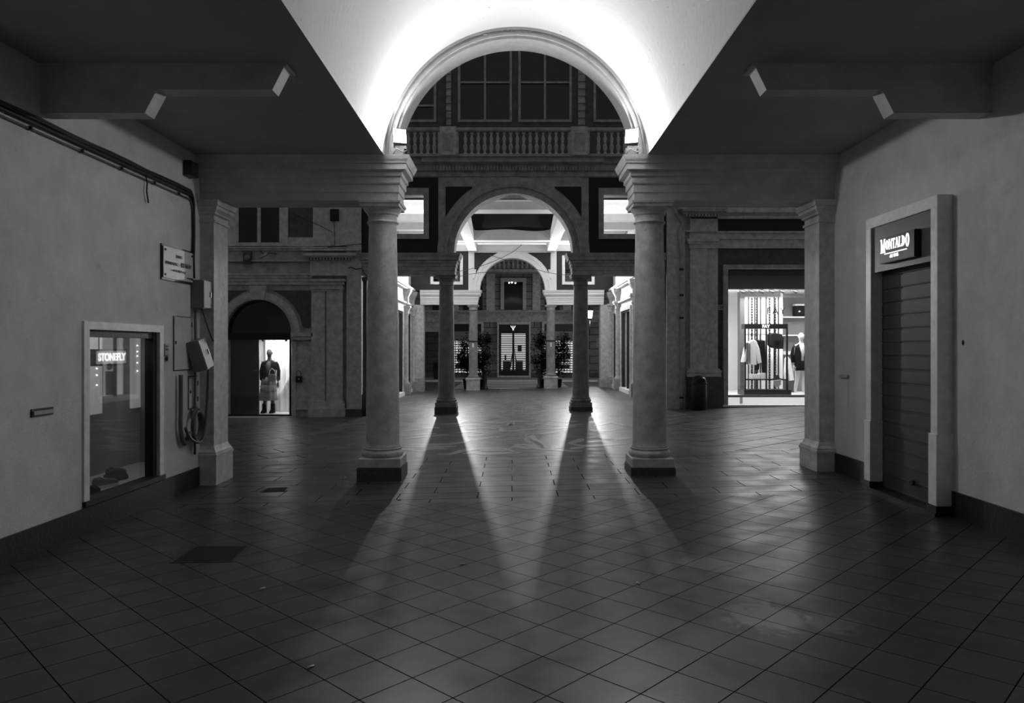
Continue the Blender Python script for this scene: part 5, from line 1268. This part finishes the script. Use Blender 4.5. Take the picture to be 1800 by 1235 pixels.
for sg, lb in ((-1, 'left'), (1, 'right')):
    cx = sg * 1.64; t = empty('round_column', (cx, 31.1, fz(cx)), 'slim grey column of the far arcade on the %s, in front of a potted tree' % lb, 'column', 'round columns carrying the arches')
    zf = fz(cx)
    m = MB(); m.box(cx - .28, cx + .28, 30.82, 31.38, zf - .02, zf + .42); m.rings([[(cx - a, 31.1 - a, zf + z), (cx + a, 31.1 - a, zf + z), (cx + a, 31.1 + a, zf + z), (cx - a, 31.1 + a, zf + z)] for a, z in ((.30, .42), (.31, .47), (.28, .52))]); m.build('pedestal', 'fac', t)
    m = MB(); m.lathe([(.23, .52), (.24, .58), (.20, .62), (.19, .68), (.178, 3.3), (.19, 3.34)], cx, 31.1, zf, 24); m.build('shaft', 'stonelow', t)
    m = MB(); m.lathe([(.17, 3.34), (.19, 3.36), (.175, 3.40), (.175, 3.43), (.23, 3.50)], cx, 31.1, 0, 24); m.box(cx - .24, cx + .24, 30.86, 31.34, 3.49, 3.56); m.build('capital', 'fac', t)
    zb_ = pz(601 if sg < 0 else 600, 31); m = MB(); m.lathe([(.2, 0), (.2, .06)], cx, 31.1, zb_, 24); m.build('iron_band', 'blackmetal', t)
    m = MB(); m.box(cx - .03, cx + .03, 30.87, 30.9, zb_ - .22, zb_ - .05); m.build('small_notice', 'white', t)
    # corner pier at the side wall
    xs_ = sorted((sg * 3.72, sg * 4.25)); t = empty('square_pier', (sg * 4, 31.1, 0), 'white corner pier at the %s end of the far arcade' % lb, 'pier')
    m = MB(); m.box(xs_[0], xs_[1], 30.85, 31.35, .45, 3.56); m.build('shaft', 'fac_l', t)
    m = MB(); m.box(xs_[0] - .04, xs_[1], 30.8, 31.4, -.2, .46); m.build('pedestal', 'fac', t)

# cables across the rear passage
for pts, lb in ((((755, 484), (800, 478), (850, 466), (905, 440), (935, 408)), 'thin cable crossing up in front of the far arch from left to right'), (((744, 497), (770, 500), (785, 492), (830, 481), (880, 476)), 'thin sagging cable tied at the left end of the far arcade'), (((860, 448), (920, 466), (970, 480), (1030, 486)), 'thin cable descending to the right across the far arch')):
    m = MB(); m.tube(catmull([Vector((px(a, 30.2), 30.2, pz(b, 30.2))) for a, b in pts]), .012, 6); tag(m.build('overhead_cable', 'cable'), lb, 'cable')

# ================================================================== street beyond and far building
YF = 43.0
t = empty('stone_building', (0, YF, 0), 'rusticated stone building across the street seen through the far arch', 'building')
m = MB(); m.box(-25, 25, YF, YF + .5, -.3, 14); m.build('wall', 'rustic', t)
fb('stone_band', 'fac', [(600, 545, 1200, 548, YF - .3, YF), (600, 548, 1200, 566, YF - .12, YF)], t)
fb('base_course', 'fac_d', [(600, 655, 1200, 664, YF - .1, YF)], t)
fb('upper_pier', 'fac_l', [(855, 480, 870, 545, YF - .1, YF), (936, 480, 950, 545, YF - .1, YF), (792, 480, 806, 545, YF - .1, YF), (990, 480, 1004, 545, YF - .1, YF)], t)
fb('dark_window', 'fac_black', [(760, 490, 785, 545, YF - .06, YF), (814, 490, 848, 545, YF - .06, YF), (958, 490, 984, 545, YF - .06, YF)], t)
w_ = fb('window_surround', 'fac_l', [(880, 492, 886, 544, YF - .14, YF), (919, 492, 925, 544, YF - .14, YF), (880, 488, 925, 495, YF - .14, YF)], t)
fb('pane', 'glass_dark', [(886, 495, 919, 544, YF - .04, YF)], w_)
m = MB()
for x, y, r_ in ((895, 497, .05), (900, 496, .07), (906, 497.5, .05)): m.blob((px(x, YF - .1), YF - .08, pz(y, YF)), (r_, .03, r_), 1)
m.build('chandelier_glint', 'bulb', w_)
fb('balcony_slab', 'fac', [(840, 473, 965, 478, YF - 1.1, YF)], t)
m = MB(); x = px(846, YF - 1)
while x < px(958, YF - 1): m.lathe([(.06, 0), (.09, .25), (.04, .45), (.07, .62)], x, YF - 1.0, pz(473, YF - 1), 6); x += .26
m.build('balustrade', 'fac', t)
# glazed main door
t = empty('shop_door', (px(903, YF), YF - .1, .4), 'glazed double door with bright horizontal bars, centre of the far building', 'door')
fb('surround', 'fac_l', [(874, 568, 877, 662, YF - .25, YF), (930, 568, 933, 662, YF - .25, YF), (874, 566, 933, 570, YF - .25, YF), (874, 660, 933, 663, YF - .3, YF)], t)
fb('header', 'sign_black', [(877, 570, 930, 586, YF - .2, YF)], t)
fb('leaf_frame', 'sign_black', [(877, 586, 881, 660, YF - .2, YF), (900.5, 586, 904, 660, YF - .2, YF), (924, 586, 930, 660, YF - .2, YF), (877, 650, 930, 660, YF - .2, YF)], t)
fb('lit_interior', 'lit', [(881, 586, 924, 650, YF - .04, YF)], t)
m = MB()
for k in range(20): pb(m, 881, 587 + k * 3.2, 924, 588.6 + k * 3.2, YF - .13, YF - .10)
m.build('shutter_bars', 'sign_black', t)
m = MB(); pb(m, 884, 634, 897, 650, YF - .09, YF - .05); pb(m, 906, 634, 919, 650, YF - .09, YF - .05); m.tube([(px(897, YF), YF - .09, pz(646, YF)), (px(903, YF), YF - .09, pz(606, YF)), (px(909, YF), YF - .09, pz(646, YF))], .045); pb(m, 910, 606, 917, 618, YF - .09, YF - .05); pb(m, 887, 624, 890, 632, YF - .09, YF - .05)
m.build('display_goods', 'cloth_grey', t)
m = MB(); c = Vector((px(902, YF), YF - .215, pz(576, YF)))
m.tube([c + Vector((-.14, 0, .12)), c + Vector((0, 0, -.10))], .012); m.tube([c + Vector((.14, 0, .12)), c + Vector((0, 0, -.10))], .012); m.tube([c + Vector((-.05, 0, .12)), c + Vector((.0, 0, -.02)), c + Vector((.05, 0, .12))], .008); m.blob(c + Vector((0, 0, -.12)), (.04, .02, .04), 1)
m.build('emblem', 'letter_white', t)
def sidewin(x0, x1, lb):
    t = empty('shop_window', (px((x0 + x1) / 2, YF), YF, .6), lb, 'shop window')
    fb('surround', 'fac_l', [(x0 - 4, 567, x0, 660, YF - .2, YF), (x1, 567, x1 + 4, 660, YF - .2, YF), (x0 - 4, 565, x1 + 4, 569, YF - .2, YF)], t)
    fb('header', 'sign_black', [(x0, 569, x1, 582, YF - .15, YF)], t)
    fb('blind', 'grey_metal', [(x0, 582, x1, 599, YF - .12, YF)], t)
    fb('lit_interior', 'lit', [(x0, 599, x1, 657, YF - .04, YF)], t)
    m = MB()
    for k in range(14): pb(m, x0, 600 + k * 4.2, x1, 601.5 + k * 4.2, YF - .12, YF - .09)
    x = x0 + 3
    while x < x1: pb(m, x, 599, x + .9, 657, YF - .12, YF - .09); x += 5.2
    m.build('shutter_grid', 'sign_black', t)
    m = MB()
    for k in range(4): pb(m, x0 + 6 + k * 11, 622 + (k % 3) * 9, x0 + 12 + k * 11, 630 + (k % 3) * 9, YF - .08, YF - .05)
    pb(m, x0 + 4, 640, x1 - 8, 648, YF - .08, YF - .05); m.build('display_goods', 'cloth_grey', t)
sidewin(797, 846, 'lit shop window behind a metal grid, left of the far glazed door')
sidewin(957, 1009, 'lit shop window behind a metal grid, right of the far glazed door')
t = empty('closed_shop', (px(759, YF), YF, .5), 'dark closed shop front at the far left behind the arcade', 'shop front')
fb('shutter', 'darkblocks', [(735, 583, 772, 664, YF - .08, YF)], t); fb('lintel', 'fac', [(735, 563, 775, 583, YF - .1, YF)], t)
# potted trees, bollards, bins
def tree(cx, cy, label, seed):
    rnd = random.Random(seed); zf = .02 if cy > 39 else fz(cx)
    if cy > 31.6 and cy < 39: zf = -.06
    t = empty('potted_tree', (cx, cy, zf), label, 'tree', 'potted trees by the far columns')
    m = MB(); m.lathe([(.14, 0), (.19, .40), (.21, .42), (.18, .43), (.0, .40)], cx, cy, zf, 20, False); m.build('pot', 'iron', t)
    m = MB(); m.tube([(cx, cy, zf + .36), (cx + .04, cy, zf + 1.1), (cx, cy, zf + 1.9)], .03, 8)
    tips = []
    for i in range(16):
        a = rnd.uniform(0, 6.28); z = zf + rnd.uniform(.7, 2.0); L_ = rnd.uniform(.15, .38); tip = Vector((cx + L_ * math.cos(a), cy + L_ * math.sin(a), z + rnd.uniform(.05, .35)))
        m.tube([(cx, cy, z), tip], .01, 5); tips.append(tip)
    m.build('trunk', 'bark', t)
    m = MB()
    for i in range(3600):
        tp = rnd.choice(tips); p = tp + Vector((rnd.gauss(0, .12), rnd.gauss(0, .12), rnd.gauss(0, .16)))
        a = rnd.uniform(0, 6.28); d = Vector((math.cos(a), math.sin(a), rnd.uniform(-.8, .3))).normalized(); s_ = d.cross(Vector((0, 0, 1))).normalized()
        L_ = rnd.uniform(.09, .15); w2 = L_ * .28
        m.face((p, p + d * L_ * .5 + s_ * w2, p + d * L_, p + d * L_ * .5 - s_ * w2))
    m.build('foliage', 'leaf', t)
tree(-1.28, 32.2, 'leafy potted tree just right of the left far column', 3)
tree(-1.98, 32.4, 'leafy potted tree half hidden left of the left far column', 9)
tree(1.30, 32.2, 'leafy potted tree just left of the right far column', 5)
tree(2.02, 32.4, 'leafy potted tree half hidden right of the right far column', 11)
for x, lb in ((853, 'left'), (948, 'right')):
    cx = px(x, 31.4); zf = fz(cx); t = empty('bollard', (cx, 31.4, zf), 'black turned bollard with a ball top, %s of the crossing' % lb, 'bollard', 'bollards at the crossing')
    m = MB(); m.lathe([(.13, 0), (.13, .05), (.09, .12), (.07, .18), (.06, .8), (.075, .82), (.075, .86), (.05, .9)], cx, 31.35, zf, 16); m.build('post', 'blackmetal', t)
    m = MB(); m.blob((cx, 31.35, zf + .96), (.07, .07, .08)); m.build('ball_top', 'blackmetal', t)
m = MB(); m.lathe([(.22, 0), (.24, .9), (.26, .92), (.15, 1.05), (.0, 1.08)], px(769, 40.5), 40.5, .02, 18, False); tag(m.build('litter_bin', 'blackmetal'), 'dark litter bin on the far pavement behind the left middle column', 'litter bin')
# lantern on a post
lxp, lyp = px(1037, 38.5), 38.5; t = empty('street_lantern', (lxp, lyp, 0), 'lit street lantern on a bracket right of the middle right column', 'lantern')
zl0, zl1 = pz(559, lyp), pz(546, lyp)
m = MB(); m.lathe([(.0, 0), (.10, 0), (.15, zl1 - zl0), (.0, zl1 - zl0)], lxp, lyp, zl0, 6, False); m.build('glass', 'lantern', t)
m = MB(); m.lathe([(.19, 0), (.14, .09), (.06, .16), (.05, .24), (.0, .26)], lxp, lyp, zl1, 12, False); m.lathe([(.0, -.1), (.05, -.08), (.11, 0)], lxp, lyp, zl0, 12, False); m.build('cap', 'blackmetal', t)
m = MB(); m.tube([(lxp, lyp, zl0 - .08), (lxp - .02, lyp, zl0 - .9)], .03); m.tube([(lxp - .02, lyp, zl0 - .8), (lxp - .25, lyp, zl0 - .95), (lxp - .28, lyp, zl0 - 1.3)], .035); m.tube([(lxp - .28, lyp, zl0 - .9), (lxp - .28, lyp, -.06)], .06); m.build('post', 'blackmetal', t)
L = bpy.data.lights.new('lantern_light', 'POINT'); L.energy = 70; L.shadow_soft_size = .12
lo = bpy.data.objects.new('lantern_light', L); COL.objects.link(lo); lo.location = (lxp, lyp - .3, zl0 + .2)
sx_ = px(1052, 33); t = empty('road_sign', (sx_, 33, -.06), 'narrow white road sign on a post beside the right corner pier', 'road sign')
m = MB(); pb(m, 1049, 595, 1055.5, 609, 33, 33.02); m.build('plate', 'box_l', t)
m = MB(); m.tube([(sx_, 33.05, -.06), (sx_, 33.05, pz(594, 33))], .03); m.build('post', 'grey_metal', t)
m = MB(); m.tube([(sx_, 33.0, pz(599, 33)), (sx_, 32.985, pz(599, 33))], .05, 12); m.tube([(sx_, 33.0, pz(605, 33)), (sx_, 32.985, pz(605, 33))], .05, 12); m.build('symbol', 'grey_metal', t)
